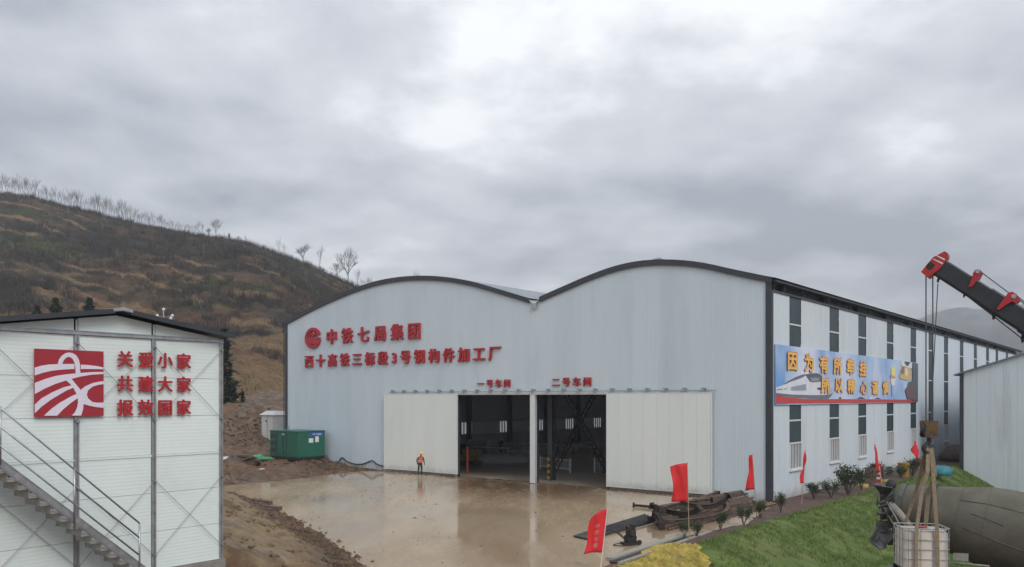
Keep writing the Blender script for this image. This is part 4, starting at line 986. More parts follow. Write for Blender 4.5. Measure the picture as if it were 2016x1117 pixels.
# ================================================================== THE SHED ON THE RIGHT
SP = np.array([(1890 - CX) / FPX * 72, 72.0]); SX, SY = site(*SP)
sh = thing('white_shed', 'white corrugated shed with dark corner trim at the right edge', 'building', wd(SX, SY, -2.4), TH)
sz = lambda x: 8.02 + .33 * x + 2.4
M['shed'] = mat('shed_sheet', (.62,.69,.735), (.66,.72,.76), .5, .45, 0, .0008, 2, stretch=(1,1,.12), c3=(.47,.50,.51), s3=.9, f3=(.55,.8)); ribs(M['shed'], 'x', .23, .003)
for k in range(14):
    a, b = .28 + k * 1.0, .28 + (k + 1) * 1.0
    MB().prism([(a + .005, 0), (b - .005, 0), (b - .005, sz(min(b, 8)) - max(0, b - 8) * .33), (a + .005, sz(min(a, 8)) - max(0, a - 8) * .33)], lambda p, q, t: (p, t, q), 0, .06).build('wall_panel', M['shed'], sh)
MB().box(-.03, .275, -.05, .3, 0, sz(0)).build('corner_trim', M['trim'], sh)
MB().box(-.02, .03, .31, 46, 0, sz(0) - .1).build('side_wall', M['sidewall'], sh)
mb = MB()
for a, b in ((-.45, 8), (8, 14.6)):
    za, zb = (sz(a), sz(b)) if a < 0 else (sz(8), sz(8) - .33 * 6.6)
    mb.add([(a, -.3, za + .02), (b, -.3, zb + .02), (b, 46, zb + .02), (a, 46, za + .02), (a, -.3, za + .13), (b, -.3, zb + .13), (b, 46, zb + .13), (a, 46, za + .13)], [(0,3,2,1), (4,5,6,7), (0,1,5,4), (1,2,6,5), (2,3,7,6), (3,0,4,7)])
mb.build('roof', M['roof'], sh)

# ================================================================== CRANE WITH TANK ON SLINGS, MIXER TRUCK
tip = dp(1842, 522, 20.0); far_ = dp(2016, 633, 19.0)
bdir = (far_ - tip).normalized(); bup = (Vector((0, 0, 1)) - bdir * bdir.z).normalized(); bsd = bdir.cross(bup)
gz_c = -.12
pivot = tip + bdir * ((tip.z - 2.6) / -bdir.z)
cr_ = thing('truck_crane', 'truck crane with long black boom and red boom head reaching in from the right', 'crane', (pivot.x, pivot.y, gz_c))
def cl(p): return Vector(p) - Vector((pivot.x, pivot.y, gz_c))
def bpt(t, up=0.0, sd_=0.0): return cl(tip + bdir * t + bup * up + bsd * sd_)
L_all = (pivot - tip).length
def boom(t0, t1, w, h, name='boom_section'):
    mb = MB(); prof = [(-w, -h * .75), (-w * .7, -h), (w * .7, -h), (w, -h * .75), (w, h * .85), (w * .85, h), (-w * .85, h), (-w, h * .85)]
    mb.prism(prof, lambda a, b, t: bpt(t, b, a), t0, t1); return mb.build(name, M['boom'], cr_)
cuts_b = [(.10, 1.35, .15, .215), (1.35, 2.35, .17, .235), (2.35, 5.2, .19, .26), (5.2, L_all + .3, .21, .29)]
for a, b, w, h in cuts_b: boom(a, b, w, h)
def boompx(px, py):                                        # (t, up) of a photo pixel on the boom's mid plane
    n = bsd; o = Vector((0, 0, HC)); d = (dp(px, py, 1.0) - o); k = (tip - o).dot(n) / d.dot(n); p = o + d * k - tip
    return p.dot(bdir), p.dot(bup)
zb6 = lambda X, Y: boompx(1800 + X / 5.583, 480 + Y / 5.583)
def bplate(name, pts, w, m): return MB().prism([zb6(*q) for q in pts], lambda a, b, t: bpt(a, b, t), -w, w).build(name, m, cr_)
hd = bplate('boom_head', [(345, 95), (380, 118), (378, 150), (350, 205), (318, 262), (285, 292), (160, 383), (85, 322), (150, 240), (220, 160)], .19, M['cranered'])
for q in ([(240, 140), (258, 140), (348, 180), (340, 196)], [(212, 182), (228, 180), (330, 225), (320, 240)]):
    MB().prism([zb6(*p) for p in q], lambda a, b, t: bpt(a, b, t), -.197, .197).build('white_stripe', M['paper'], hd)
MB().prism([zb6(*p) for p in [(135, 262), (185, 205), (240, 245), (200, 300), (160, 300)]], lambda a, b, t: bpt(a, b, t), -.194, .194).build('scuffed_plate', M['rustdark'], hd)
for i, q in enumerate(([(655, 335), (680, 298), (715, 292), (745, 308), (748, 325), (715, 385), (650, 480), (605, 490), (640, 400)], [(1000, 600), (1040, 550), (1080, 538), (1120, 560), (1165, 605), (1155, 635), (1115, 665), (1085, 645), (1000, 690), (935, 740), (915, 725), (960, 660)])):
    c_ = bplate('boom_collar', q, .215 if i == 0 else .235, M['cranered'])
    t_, u_ = zb6(*((708, 318), (1100, 590))[i]); MB().lathe(bpt(t_, u_, -.25), cl(Vector(cr_.location) + bsd), [(0, .05), (.5, .05)], 12).build('sheave_pin', M['galv'], c_)
for q in ([(245, 320), (268, 330), (265, 360), (280, 385), (262, 432), (248, 420), (258, 380)], [(560, 500), (600, 510), (575, 545), (545, 598), (535, 580), (548, 550)], [(862, 755), (895, 770), (888, 825), (860, 838), (855, 790)], [(1180, 1000), (1215, 1015), (1210, 1075), (1180, 1095), (1170, 1050)]):
    bplate('rope_guide', q, .05, M['rustdark'])
def wire(a, b, r=.011, name='wire_rope'): return MB().tube([a, b], r, 5).build(name, M['wire'], cr_)
def bq(X, Y, s=0): t_, u_ = zb6(X, Y); return bpt(t_, u_, s)
for a, b in (((270, 340), (560, 560)), ((560, 560), (880, 805)), ((880, 805), (1185, 1045)), ((735, 312), (1045, 545)), ((1110, 560), (1400, 790)), ((1150, 615), (1400, 810))): wire(bq(*a), bq(*b), .014)
hkp = dp(1829, 845, 20.0)
for a, b in ((((128, 345), 1826)), ((203, 365), 1833)):
    top = bq(*a); wire(top, cl(Vector((top.x + pivot.x, top.y + pivot.y, hkp.z + .15))), .016)
wire(bq(258, 440), cl(hkp + Vector((.04, 0, .15))), .012)
# carrier of the crane, just outside the picture
mb = MB().box(-.5, .5, -.5, .5, 1.15, 2.95); mb.build('turret', M['cranered'], cr_)
mb = MB().box(-1.2, 3.2, -4.5, 2.2, .75, 1.15); mb.build('carrier_deck', M['boom'], cr_)
mb = MB().box(-1.1, 1.1, -6.4, -4.6, .6, 2.7); mb.build('carrier_cab', M['cranered'], cr_)
for yy in (-5.5, -1.5, -.2, 1.2):
    for xx in (-1.05, 1.05): MB().lathe((xx - .15, yy, .5), (1, 0, 0), [(0, .42), (.04, .5), (.26, .5), (.3, .42)], 20).build('wheel', M['black'], cr_)
# hook block
hk = thing('hook_block', 'black and yellow striped hook block hanging on wire ropes above the tank', 'hook block', (hkp.x, hkp.y, hkp.z))
mb = MB(); ox = [(-.165, .17), (-.15, .2), (.15, .2), (.165, .17), (.15, 0), (.165, -.16), (.13, -.2), (-.13, -.2), (-.165, -.16), (-.15, 0)]
for y0_, y1_ in ((-.13, -.10), (.10, .13)): mb.prism(ox, lambda a, b, t: (a, t, b), y0_, y1_)
hkb = mb.build('side_plate', M['yellowblack'], hk)
for k in range(3):
    x0_ = -.15 + k * .1
    mb = MB().prism([(x0_, .14), (x0_ + .05, .14), (x0_ + .12, .02), (x0_ + .07, .02)], lambda a, b, t: (a, t, b), -.134, -.131); mb.build('stripe', M['dullyellow'], hkb)
MB().lathe((0, -.095, .0), (0, 1, 0), [(0, .15), (.03, .17), (.16, .17), (.19, .15)], 20).build('sheave', M['boom'], hk)
MB().tube([(0, 0, -.2), (0, 0, -.34)], .05, 8).build('swivel', M['rustdark'], hk)
mb = MB(); pts = [(.0, 0, -.32)]
for k in range(12):
    t = R(80 + k * 25); pts.append((.11 * math.cos(t) - .02, 0, -.46 + .11 * math.sin(t)))
mb.tube(pts, [.045] * 4 + [.055] * 5 + [.04, .03, .02, .012], 8); mb.build('hook', M['rustdark'], hk, True)
# tank
TKd = 20.0; tb = dp(1831, 1041, TKd); tkz = tb.z - 1.0
TR = R(-8)
tk = thing('ibc_tank', 'white plastic liquid tank in a steel cage hanging from the crane', 'tank', (tb.x + .0, tb.y + .45, tkz - .14), TR)
W2, D2, H2 = .53, .45, 1.0
mb = MB(); pr = []
for cx_, cy_, a0 in ((W2 - .14, D2 - .14, 0), (-W2 + .14, D2 - .14, 90), (-W2 + .14, -D2 + .14, 180), (W2 - .14, -D2 + .14, 270)):
    for k in range(5): t = R(a0 + 22.5 * k); pr.append((cx_ + .11 * math.cos(t), cy_ + .11 * math.sin(t)))
mb.prism(pr, lambda a, b, t: (a, b, t), .16, 1.02); bt = mb.build('bottle', M['residue'], tk)
mb = MB(); mb.prism([(a * .93, b * .93) for a, b in pr], lambda a, b, t: (a, b, t), 1.0205, 1.075); mb.build('bottle_shoulder', M['ibc'], bt)
MB().lathe((.02, -.05, 1.076), (0, 0, 1), [(0, .11), (.05, .11), (.06, .1)], 16).build('screw_cap', M['red'], bt)
for z in (.17, .40, .63, .86, 1.13):
    mb = MB(); c4 = [(-W2, -D2), (W2, -D2), (W2, D2), (-W2, D2)]
    rr = [(-W2 + .08, -D2), (W2 - .08, -D2), (W2, -D2 + .08), (W2, D2 - .08), (W2 - .08, D2), (-W2 + .08, D2), (-W2, D2 - .08), (-W2, -D2 + .08), (-W2 + .08, -D2)]
    mb.tube([(a, b, z) for a, b in rr], .016 if z > 1 else .009, 6); mb.build('cage_hoop', M['galv'], tk, True)
for k in range(4):
    for yy in (-D2, D2):
        x = -W2 + .10 + k * (2 * W2 - .20) / 3; MB().tube([(x, yy, .15), (x, yy, 1.13)], .008, 6).build('cage_bar', M['galv'], tk)
for k in range(4):
    for xx in (-W2, W2):
        y = -D2 + .12 + k * (2 * D2 - .24) / 3; MB().tube([(xx, y, .15), (xx, y, 1.13)], .011, 6).build('cage_bar', M['galv'], tk)
for y in (-.38, 0, .38): MB().box(-W2, W2, y - .05, y + .05, 0, .145).build('pallet_runner', M['boom'], tk)
# webbing slings
hook_pt = hkp + Vector((0, 0, -.52))
def sling(pts, w, label, tw=0):
    P = [Vector(p) for p in pts]; mb = MB(); v = []
    for i, p in enumerate(P):
        d = (P[min(i + 1, len(P) - 1)] - P[max(i - 1, 0)]).normalized(); vx = Vector((1, 0, 0)); sx_ = (vx - d * vx.dot(d)).normalized(); nn = sx_.cross(d)
        a = R(tw * i / max(1, len(P) - 1)); q = sx_ * math.cos(a) + nn * math.sin(a); th_ = q.cross(d) * .008
        v += [p - q * w / 2 - th_, p + q * w / 2 - th_, p + q * w / 2 + th_, p - q * w / 2 + th_]
    f = []
    for i in range(len(P) - 1):
        for k in range(4): f.append((4*i+k, 4*i+(k+1)%4, 4*i+4+(k+1)%4, 4*i+4+k))
    f += [(3, 2, 1, 0), tuple(4 * (len(P) - 1) + k for k in range(4))]
    mb.add(v, f); return tag(mb.build('webbing_sling', M['rope']), label, 'sling', 'webbing slings under the hook')
def tkp(x, y, z): 
    v = Matrix.Rotation(TR, 3, 'Z') @ Vector((x, y, z)); return Vector(tk.location) + v
sling([hook_pt + Vector((-.03, -.03, .06)), hook_pt + Vector((-.06, -.05, -.5)), hook_pt.lerp(tkp(-.26, -D2 - .05, 1.1), .55) + Vector((-.02, 0, 0)), tkp(-.26, -D2 - .05, 1.14), tkp(-.26, -D2 - .035, .6), tkp(-.26, -D2 - .035, .05)], .10, 'left sling running down the near face of the hanging tank', 25)
sling([hook_pt + Vector((.03, -.04, .06)), hook_pt + Vector((.07, -.05, -.5)), tkp(.18, -D2 - .05, 1.14) + Vector((-.02, 0, .55)), tkp(.2, -D2 - .05, 1.14), tkp(.22, -D2 - .035, .6), tkp(.22, -D2 - .035, .05)], .085, 'right sling running down the near face of the hanging tank', -30)
sling([hook_pt + Vector((-.05, .03, .06)), hook_pt.lerp(tkp(-.2, D2 + .04, 1.14), .5), tkp(-.2, D2 + .04, 1.14), tkp(-.2, D2 + .03, .05)], .09, 'sling going behind the left side of the hanging tank', 15)
sling([hook_pt + Vector((.06, .03, .06)), hook_pt + Vector((.16, .05, -.6)), hook_pt.lerp(tkp(.28, D2 + .04, 1.14), .6) + Vector((.03, 0, 0)), tkp(.28, D2 + .04, 1.14), tkp(.28, D2 + .03, .05)], .12, 'wide sling going behind the right side of the hanging tank', 20)

# ------------------------------------------------------------------ mixer truck
re_ = dp(1772, 1001, 24.7); mx_ = dp(1938, 1036, 23.5)
ax_ = (mx_ - re_).normalized()
tz = -.12
mt = thing('mixer_truck', 'concrete mixer truck with cement-caked grey drum behind the hanging tank', 'truck', (mx_.x, mx_.y, tz), math.atan2(ax_.y, ax_.x))
Mi = (Matrix.Translation(Vector(mt.location)) @ Matrix.Rotation(mt.rotation_euler.z, 4, 'Z')).inverted()
def ml(p): return Mi @ Vector(p)
ro, rax = ml(re_), (Mi.to_3x3() @ ax_)
Lc = (mx_ - re_).length
dr_ = MB().lathe(ro, rax, [(.0, .66), (.0, .70), (.35, .77), (.9, .86), (1.6, .98), (Lc, 1.12), (Lc + .5, 1.15), (Lc + 1.1, 1.14), (Lc + 1.9, .98), (Lc + 2.7, .62), (Lc + 2.8, .3)], 40).build('drum', M['drum'], mt); auto_smooth(dr_, 40)
auto_smooth(MB().lathe(ro + rax * .68, rax, [(0, .80), (.01, .93), (.19, .96), (.20, .80)], 40).build('drum_track', M['boom'], dr_), 40)
auto_smooth(MB().lathe(ro - rax * .06, rax, [(0, .60), (0, .74), (.14, .76), (.14, .6)], 32, False).build('drum_rim', M['drumdark'], dr_), 40)
# weld seams along the drum
def drum_r(t): return float(np.interp(t, [0, .35, .9, 1.6, Lc, Lc + .5, Lc + 1.1, Lc + 1.9], [.7, .77, .86, .98, 1.12, 1.15, 1.14, .98]))
da = rax.cross(Vector((0, 0, 1))).normalized(); db = da.cross(rax)
def dpt(t, a, o=.006): return ro + rax * t + (da * math.cos(a) + db * math.sin(a)) * (drum_r(t) + o)
vd = (ml((0, 0, HC)) - ml(mx_)).normalized(); a_v = math.atan2(vd.dot(db), vd.dot(da))
for t0, a0, t1, a1 in ((1.9, .25, Lc + .5, .1), (1.75, -.15, Lc + 1.2, -.42), (1.55, .62, Lc + .9, .5)):
    MB().tube([dpt(t0 + (t1 - t0) * k / 8, a_v + a0 + (a1 - a0) * k / 8) for k in range(9)], .012, 5).build('weld_seam', M['drumdark'], dr_)
for tt in (Lc + .02, Lc + 1.12, 1.55):
    MB().tube([dpt(tt, 2 * math.pi * k / 36, .002) for k in range(37)], .011, 5, False).build('weld_seam', M['drum'], dr_)
# hopper, frame, chutes at the rear
z6 = lambda X, Y, d=24.6: ml(dp(1480 + X / 3.761, 840 + Y / 3.761, d))
def solid(name, pts, d, th_, m, parent=mt):                 # a plate outlined in the photo, with its own thickness
    v = [z6(X, Y, d) for X, Y in pts] + [z6(X, Y, d + th_) for X, Y in pts]; n = len(pts); mb = MB()
    mb.add(v, [tuple(range(n)), tuple(range(2 * n - 1, n - 1, -1))] + [(i, n + i, n + (i + 1) % n, (i + 1) % n) for i in range(n)])
    return mb.build(name, m, parent)
hop = z6(1020, 425, 24.9)
mb = MB()
hv = [z6(900, 432, 24.3), z6(1040, 455, 24.3), z6(1060, 440, 25.6), z6(925, 420, 25.6), z6(955, 500, 24.6), z6(1030, 500, 24.6), z6(1040, 490, 25.3), z6(970, 490, 25.3)]
mb.add(hv, [(0, 1, 5, 4), (1, 2, 6, 5), (2, 3, 7, 6), (3, 0, 4, 7)]); hp = mb.build('charge_hopper', M['drumdark'], mt)
for p in hp.data.polygons: pass
hm = hp.modifiers.new('thick', 'SOLIDIFY'); hm.thickness = .03
mb = MB(); mb.sphere(z6(1030, 440, 24.8), .16, .16, .2, 10, 6); mb.build('hopper_guard', M['black'], mt, True)
def tub(pts, r, name, m, d=24.5, n=8): return MB().tube([z6(*p[:2], p[2] if len(p) > 2 else d) for p in pts], r, n).build(name, M[m], mt, True)
for p in ([(938, 480), (930, 560), (1040, 560)], [(920, 575), (1060, 520)], [(1055, 460, 23.9), (1045, 560, 23.9)], [(1075, 445, 23.9), (1060, 500, 23.8), (1050, 560, 23.8)], [(1050, 560, 23.8), (940, 600, 24.1)], [(1015, 705, 23.9), (1000, 600, 23.9)], [(1010, 640, 23.9), (930, 650, 24.2)], [(950, 590), (960, 690)], [(1020, 570), (1030, 700)], [(925, 640), (1040, 645)], [(1060, 470), (985, 545)], [(980, 545), (1060, 575)], [(1020, 705), (1080, 715)], [(1060, 880), (1062, 960)]): tub(p, .035, 'frame_tube', 'drumdark')
solid('rear_frame', [(945, 480), (1050, 470), (1060, 560), (1030, 600), (1000, 690), (955, 690), (950, 560)], 24.75, .12, M['drumdark'])
tub([(1030, 575, 23.9), (1100, 650, 23.55), (1175, 750, 23.3)], .10, 'support_leg', 'hose')
tub([(1000, 560, 24.0), (1060, 660, 23.5), (1120, 780, 23.3), (1150, 900, 23.2), (1155, 960, 23.2)], .022, 'hose', 'hose', 24.1, 6)
tub([(980, 600, 24.1), (1060, 740, 23.6), (1100, 850, 23.4), (1120, 950, 23.3)], .02, 'hose', 'hose', 24.1, 6)
# U-shaped discharge chute, upper funnel and folded lower piece
def trough(name, a, b, ra, rb, open_dir, m):
    a, b = Vector(a), Vector(b); d = (b - a).normalized(); o = (Vector(open_dir) - d * Vector(open_dir).dot(d)).normalized(); s_ = d.cross(o); v = []; n = 10
    for p, r in ((a, ra), (b, rb)):
        for k in range(n + 1):
            t = R(180 + 180 * k / n); v.append(p + s_ * r * math.cos(t) + o * r * math.sin(t))
    mb = MB(); mb.add(v, [(k, k + 1, n + 2 + k, n + 1 + k) for k in range(n)]); o_ = mb.build(name, m, mt, True); q = o_.modifiers.new('thick', 'SOLIDIFY'); q.thickness = .02; return o_
up_l = Mi.to_3x3() @ Vector((-.2, -.5, .85))
trough('chute', z6(1035, 715, 24.5), z6(935, 850, 24.0), .30, .24, up_l, M['drumdark'])
solid('chute_back', [(915, 720), (930, 695), (1060, 700), (1055, 740), (985, 780), (925, 785)], 24.5, .06, M['drumdark'])
trough('chute_extension', z6(905, 815, 24.1), z6(965, 880, 23.7), .17, .15, up_l, M['drumdark'])
solid('chute_stay', [(985, 840), (1120, 815), (1120, 870), (1010, 880)], 24.4, .10, M['black'])
solid('rear_light_bar', [(1110, 960), (1155, 965), (1155, 1100), (1110, 1100)], 24.2, .12, M['black'])
# chassis, wheels and cab (mostly hidden below and beside the picture)
dl = Vector((1, 0, 0))
MB().box(-2.6, 5.2, -.45, .45, .75, 1.02).build('chassis', M['boom'], mt)
MB().box(-1.2, 4.6, -1.15, -.5, 1.0, 1.05).build('mudguard', M['drumdark'], mt)
solid('water_pipe', [(1490, 935), (1605, 940), (1605, 1000), (1490, 990)], 22.4, .22, M['hose']); 
tub([(1490, 1010, 22.3), (1760, 1035, 22.0)], .03, 'side_rail', 'hose', 22.2)
for xx in (-1.4, -.05, 3.9):
    for yy in (-1.15, .8): 
        w_ = MB().lathe((xx, yy, .52), (0, 1, 0), [(0, .4), (.05, .52), (.3, .52), (.35, .4)], 22).build('wheel', M['black'], mt); MB().lathe((xx, yy + (.0 if yy < 0 else .33), .52), (0, 1, 0), [(-.01, .1), (-.01, .26), (.03, .26)], 16).build('rim', M['galv'], w_)
mb = MB().box(4.0, 6.0, -1.2, 1.2, .7, 2.9); mb.build('cab', M['white'], mt)

# ================================================================== THINGS IN THE YARD
def gz(X, Y): return float(ground_z(np.array([X]), np.array([Y]))[0])
def gzs(x, y): p = wd(x, y); return gz(p.x, p.y)
# green generator container: corner nearest the camera at the local origin; -x runs along the facade, +y towards it
gx, gy = site(*(dp(586, 903, 70)[:2])); gzz = .80
gn = thing('generator_container', 'dark green generator container with blue label strip beside the factory wall', 'generator', wd(gx, gy, gzz), TH)
GL, GW, GH = 3.86, 2.86, 2.3
MB().box(-GL, 0, 0, GW, .16, GH).build('housing', M['green'], gn)
MB().box(-GL + .1, -.02, .05, GW + .02, -.1, .155).build('skid', M['black'], gn)
MB().box(-GL - .05, .05, -.05, GW + .05, GH + .002, GH + .06).build('lid', M['green'], gn)
for k in range(3): MB().box(-GL + .15, -GL + .85, -.03, -.002, .5 + k * .62, .85 + k * .62).build('louvre', M['trim'], gn)
for x in (-2.9, -1.55): MB().box(x - .03, x + .03, -.025, -.002, .2, GH - .05).build('door_seam', M['trim'], gn)
for k in range(7): MB().box(-2.05, -1.93, -.03, -.002, .35 + k * .26, .5 + k * .26).build('hinge', M['black'], gn)
MB().box(.003, .012, 1.2, 2.6, 1.88, 2.2).build('blue_label', M['blue'], gn)
for i, ch in enumerate('中铁七局集团'): glyph('character', ch, .01, .13, .15, .004, lambda a, b, q, i=i: (.014 + q, 1.58 + i * .165 + a, 2.05 + b), M['paper'], gn)
MB().box(.003, .01, 1.15, 1.62, 1.35, 1.72).build('paper_notice', M['paper'], gn); MB().box(.003, .01, 1.82, 2.2, 1.38, 1.86).build('paper_notice', M['paper'], gn)
MB().box(-2.15, -1.85, -.012, -.002, 1.98, 2.1).build('paper_notice', M['paper'], gn)
MB().tube([(-2.3, .6, GH + .05), (-2.3, .6, GH + .4), (-2.0, .6, GH + .4), (-2.0, .6, GH + .05)], .03, 6).build('lifting_eye', M['green'], gn)
# cream switch cabinet behind it
c0 = dp(528, 868, 84); cz = c0.z
sc = thing('switch_cabinet', 'cream metal switch cabinet with hipped lid behind the green generator', 'cabinet', (c0.x, c0.y, cz - .3), TH)
MB().box(-.9, 1.2, -.2, 1.6, 0, 2.9).build('housing', M['cream'], sc); mb = MB()
mb.add([(-1.05, -.35, 2.9), (1.35, -.35, 2.9), (1.35, 1.75, 2.9), (-1.05, 1.75, 2.9), (-.6, .2, 3.3), (.9, .2, 3.3), (.9, 1.2, 3.3), (-.6, 1.2, 3.3)], [(0,1,5,4), (1,2,6,5), (2,3,7,6), (3,0,4,7), (4,5,6,7), (0,3,2,1)]); mb.build('lid', M['cream'], sc)
for x in (-.85, .12, 1.1): MB().box(x, x + .04, -.23, -.202, .1, 2.8).build('door_edge', M['galv'], sc)
MB().box(-.1, .05, -.24, -.203, 2.2, 2.38).build('lock', M['black'], sc)
# green tarp, sacks, boulder, rubble
def lump(name, p, rx, ry, rz, m, label, cat, seed, group=None, n=14, amp=.35, rot=0.0):
    mb = MB(); c = Vector((0, 0, rz * .35)); vs = []; r_ = random.Random(seed); nu, nv = n, 8
    for j in range(nv + 1):
        ph = math.pi * j / nv
        for i in range(nu):
            th = 2 * math.pi * i / nu; d = Vector((math.sin(ph) * math.cos(th), math.sin(ph) * math.sin(th), math.cos(ph)))
            k = 1 + amp * float(fbm(np.array([d.x * 2.2 + seed * 3.1]), np.array([d.y * 2.2 + d.z * 3.3]), 3, seed)[0])
            vs.append((d.x * rx * k, d.y * ry * k, max(c.z + d.z * rz * k, -.1)))
    fs = [(j*nu+i, (j+1)*nu+i, (j+1)*nu+(i+1)%nu, j*nu+(i+1)%nu) for j in range(nv) for i in range(nu)]
    mb.add(vs, fs); o = mb.build(name, m, None, m not in (M['rust'],)); o.location = p; o.rotation_euler = (0, 0, rot)
    return tag(o, label, cat, group)
def gpz(px, py, d): p = dp(px, py, d); return Vector((p.x, p.y, gz(p.x, p.y)))
lump('tarp_heap', gpz(505, 888, 70), 1.2, .6, .26, M['tarpgreen'], 'crumpled bright green tarp left of the generator', 'tarp', 5, amp=.9)
lump('white_sack', gpz(515, 899, 66), .4, .3, .2, M['sacks'], 'white sack lying in mud below the green tarp', 'sack', 6, amp=.6)
lump('white_sack', gpz(448, 893, 68), .9, .5, .25, M['sacks'], 'white sheeting heap at the corner of the cabin wall', 'sack', 7, amp=.7)
lump('earth_rubble', gpz(475, 897, 68), 1.5, 1.0, .5, M['rust'], 'brown rubble heap between white sheeting and green tarp', 'rubble', 8, amp=.8)
st_ = fpt(652, 908, .5); lump('boulder', (st_.x, st_.y, gz(st_.x, st_.y)), .28, .25, .5, M['rust'], 'upright brown boulder against the wall right of the generator', 'boulder', 9, amp=.5)
# dark timbers at the edge of the slab
for i, (a, b, lab) in enumerate(((P2(495, 990), P2(522, 994), 'dark timber block at the sand bank edge, farther from the camera'), (P2(517, 1003), P2(540, 1006), 'dark timber block at the sand bank edge, nearer the camera'))):
    a, b = Vector((*a, 0)), Vector((*b, 0)); o = thing('timber_block', lab, 'timber', (a + b) / 2, math.atan2(b.y - a.y, b.x - a.x), 'timber blocks by the sand bank'); L_ = (b - a).length / 2 + .2
    for k in range(2): MB().box(-L_ + k * .1, L_, -.5 + k * .45, -.1 + k * .45, .02 + .0 * k, .15 + .06 * k).build('beam', M['rust'], o)
# dirty white panel lying by the wall etc.: scattered clods as one mass
def clods(name, n, region, smin, smax, m, label, cat, base_seed=0, zoff=0):
    r_ = np.random.default_rng(base_seed); X, Y = region(r_, n); Z = ground_z(X, Y) + zoff; s = r_.uniform(smin, smax, len(X)) * r_.uniform(.3, 1, len(X))
    base = np.array([(1,0,0),(-1,0,0),(0,1,0),(0,-1,0),(0,0,.8),(0,0,-.6)]); fb_ = np.array([(0,2,4),(2,1,4),(1,3,4),(3,0,4),(2,0,5),(1,2,5),(3,1,5),(0,3,5)])
    k = len(X); v = base[None] * s[:, None, None] * r_.uniform(.55, 1.3, (k, 6, 1)) + r_.normal(0, .12, (k, 6, 3)) * s[:, None, None]
    an = r_.uniform(0, 6.28, k); c_, s_ = np.cos(an), np.sin(an); x_ = v[..., 0] * c_[:, None] - v[..., 1] * s_[:, None]; y_ = v[..., 0] * s_[:, None] + v[..., 1] * c_[:, None]
    v = np.stack([x_ + X[:, None], y_ + Y[:, None], v[..., 2] + Z[:, None]], -1).reshape(-1, 3)
    f = (fb_[None] + (np.arange(k) * 6)[:, None, None]).reshape(-1, 3)
    return tag(raw_mesh(name, v, f, m), label, cat, kind='stuff')
def reg_left(r_, n):
    X = r_.uniform(-34, -2, n * 4); Y = r_.uniform(22, 92, n * 4); k = (~inside(X, Y, pad_poly)) & (X < -2.5 - .05 * Y + 1) & (Y > X * -.9 + 0)
    sx = (X - C0[0]) * EX[0] + (Y - C0[1]) * EX[1]; sy = (X - C0[0]) * EY[0] + (Y - C0[1]) * EY[1]; k &= ~((sy > -.2) & (sx > -46)) & ~((sx < -1) & (sx > -12.5) & (sy < -34.3))
    k &= vnoise(X * .35, Y * .35, 5) > .42; return X[k][:n], Y[k][:n]
clods('earth_clods', 7000, reg_left, .03, .26, M['mud'], 'clods of wet earth strewn over the mud left of the yard', 'earth', 1, -.01)
def reg_pile(r_, n):
    p = dp(470, 845, 92); X = r_.normal(p.x, 4, n); Y = r_.normal(p.y - 8, 4, n); return X, Y
clods('rock_rubble', 500, reg_pile, .1, .38, M['mud'], 'rocks tumbled down the dark bank below the dirt track', 'rocks', 2, .02)
def reg_wall(r_, n):
    s = r_.uniform(1, 38, n); y = -np.abs(r_.normal(0, .28, n)) - .35; W = C0[None] - s[:, None] * EX + y[:, None] * EY; return W[:, 0], W[:, 1]
clods('mud_crumbs', 700, reg_wall, .03, .13, M['mud'], 'crumbs of mud along the foot of the factory front', 'earth', 3, .06)
def reg_edge(r_, n):
    i = r_.integers(0, len(pad_near) - 2, n); t = r_.uniform(0, 1, n); P = np.array(pad_near); p = P[i] * (1 - t[:, None]) + P[i + 1] * t[:, None] + np.abs(r_.normal(0, .5, (n, 2))) * np.array([-1, -1]) + r_.normal(.1, .25, (n, 2)); return p[:, 0], p[:, 1]
clods('edge_clods', 1500, reg_edge, .04, .24, M['mud'], 'wet clods fallen along the near left edge of the slab', 'earth', 9, .0)
def reg_yard(r_, n):
    X = r_.uniform(-18, 8, n * 3); Y = r_.uniform(30, 62, n * 3); k = inside(X, Y, pad_poly); return X[k][:n], Y[k][:n]
clods('yard_crumbs', 260, reg_yard, .02, .07, M['mud'], 'small crumbs of mud dotted over the wet concrete yard', 'earth', 4, .065)

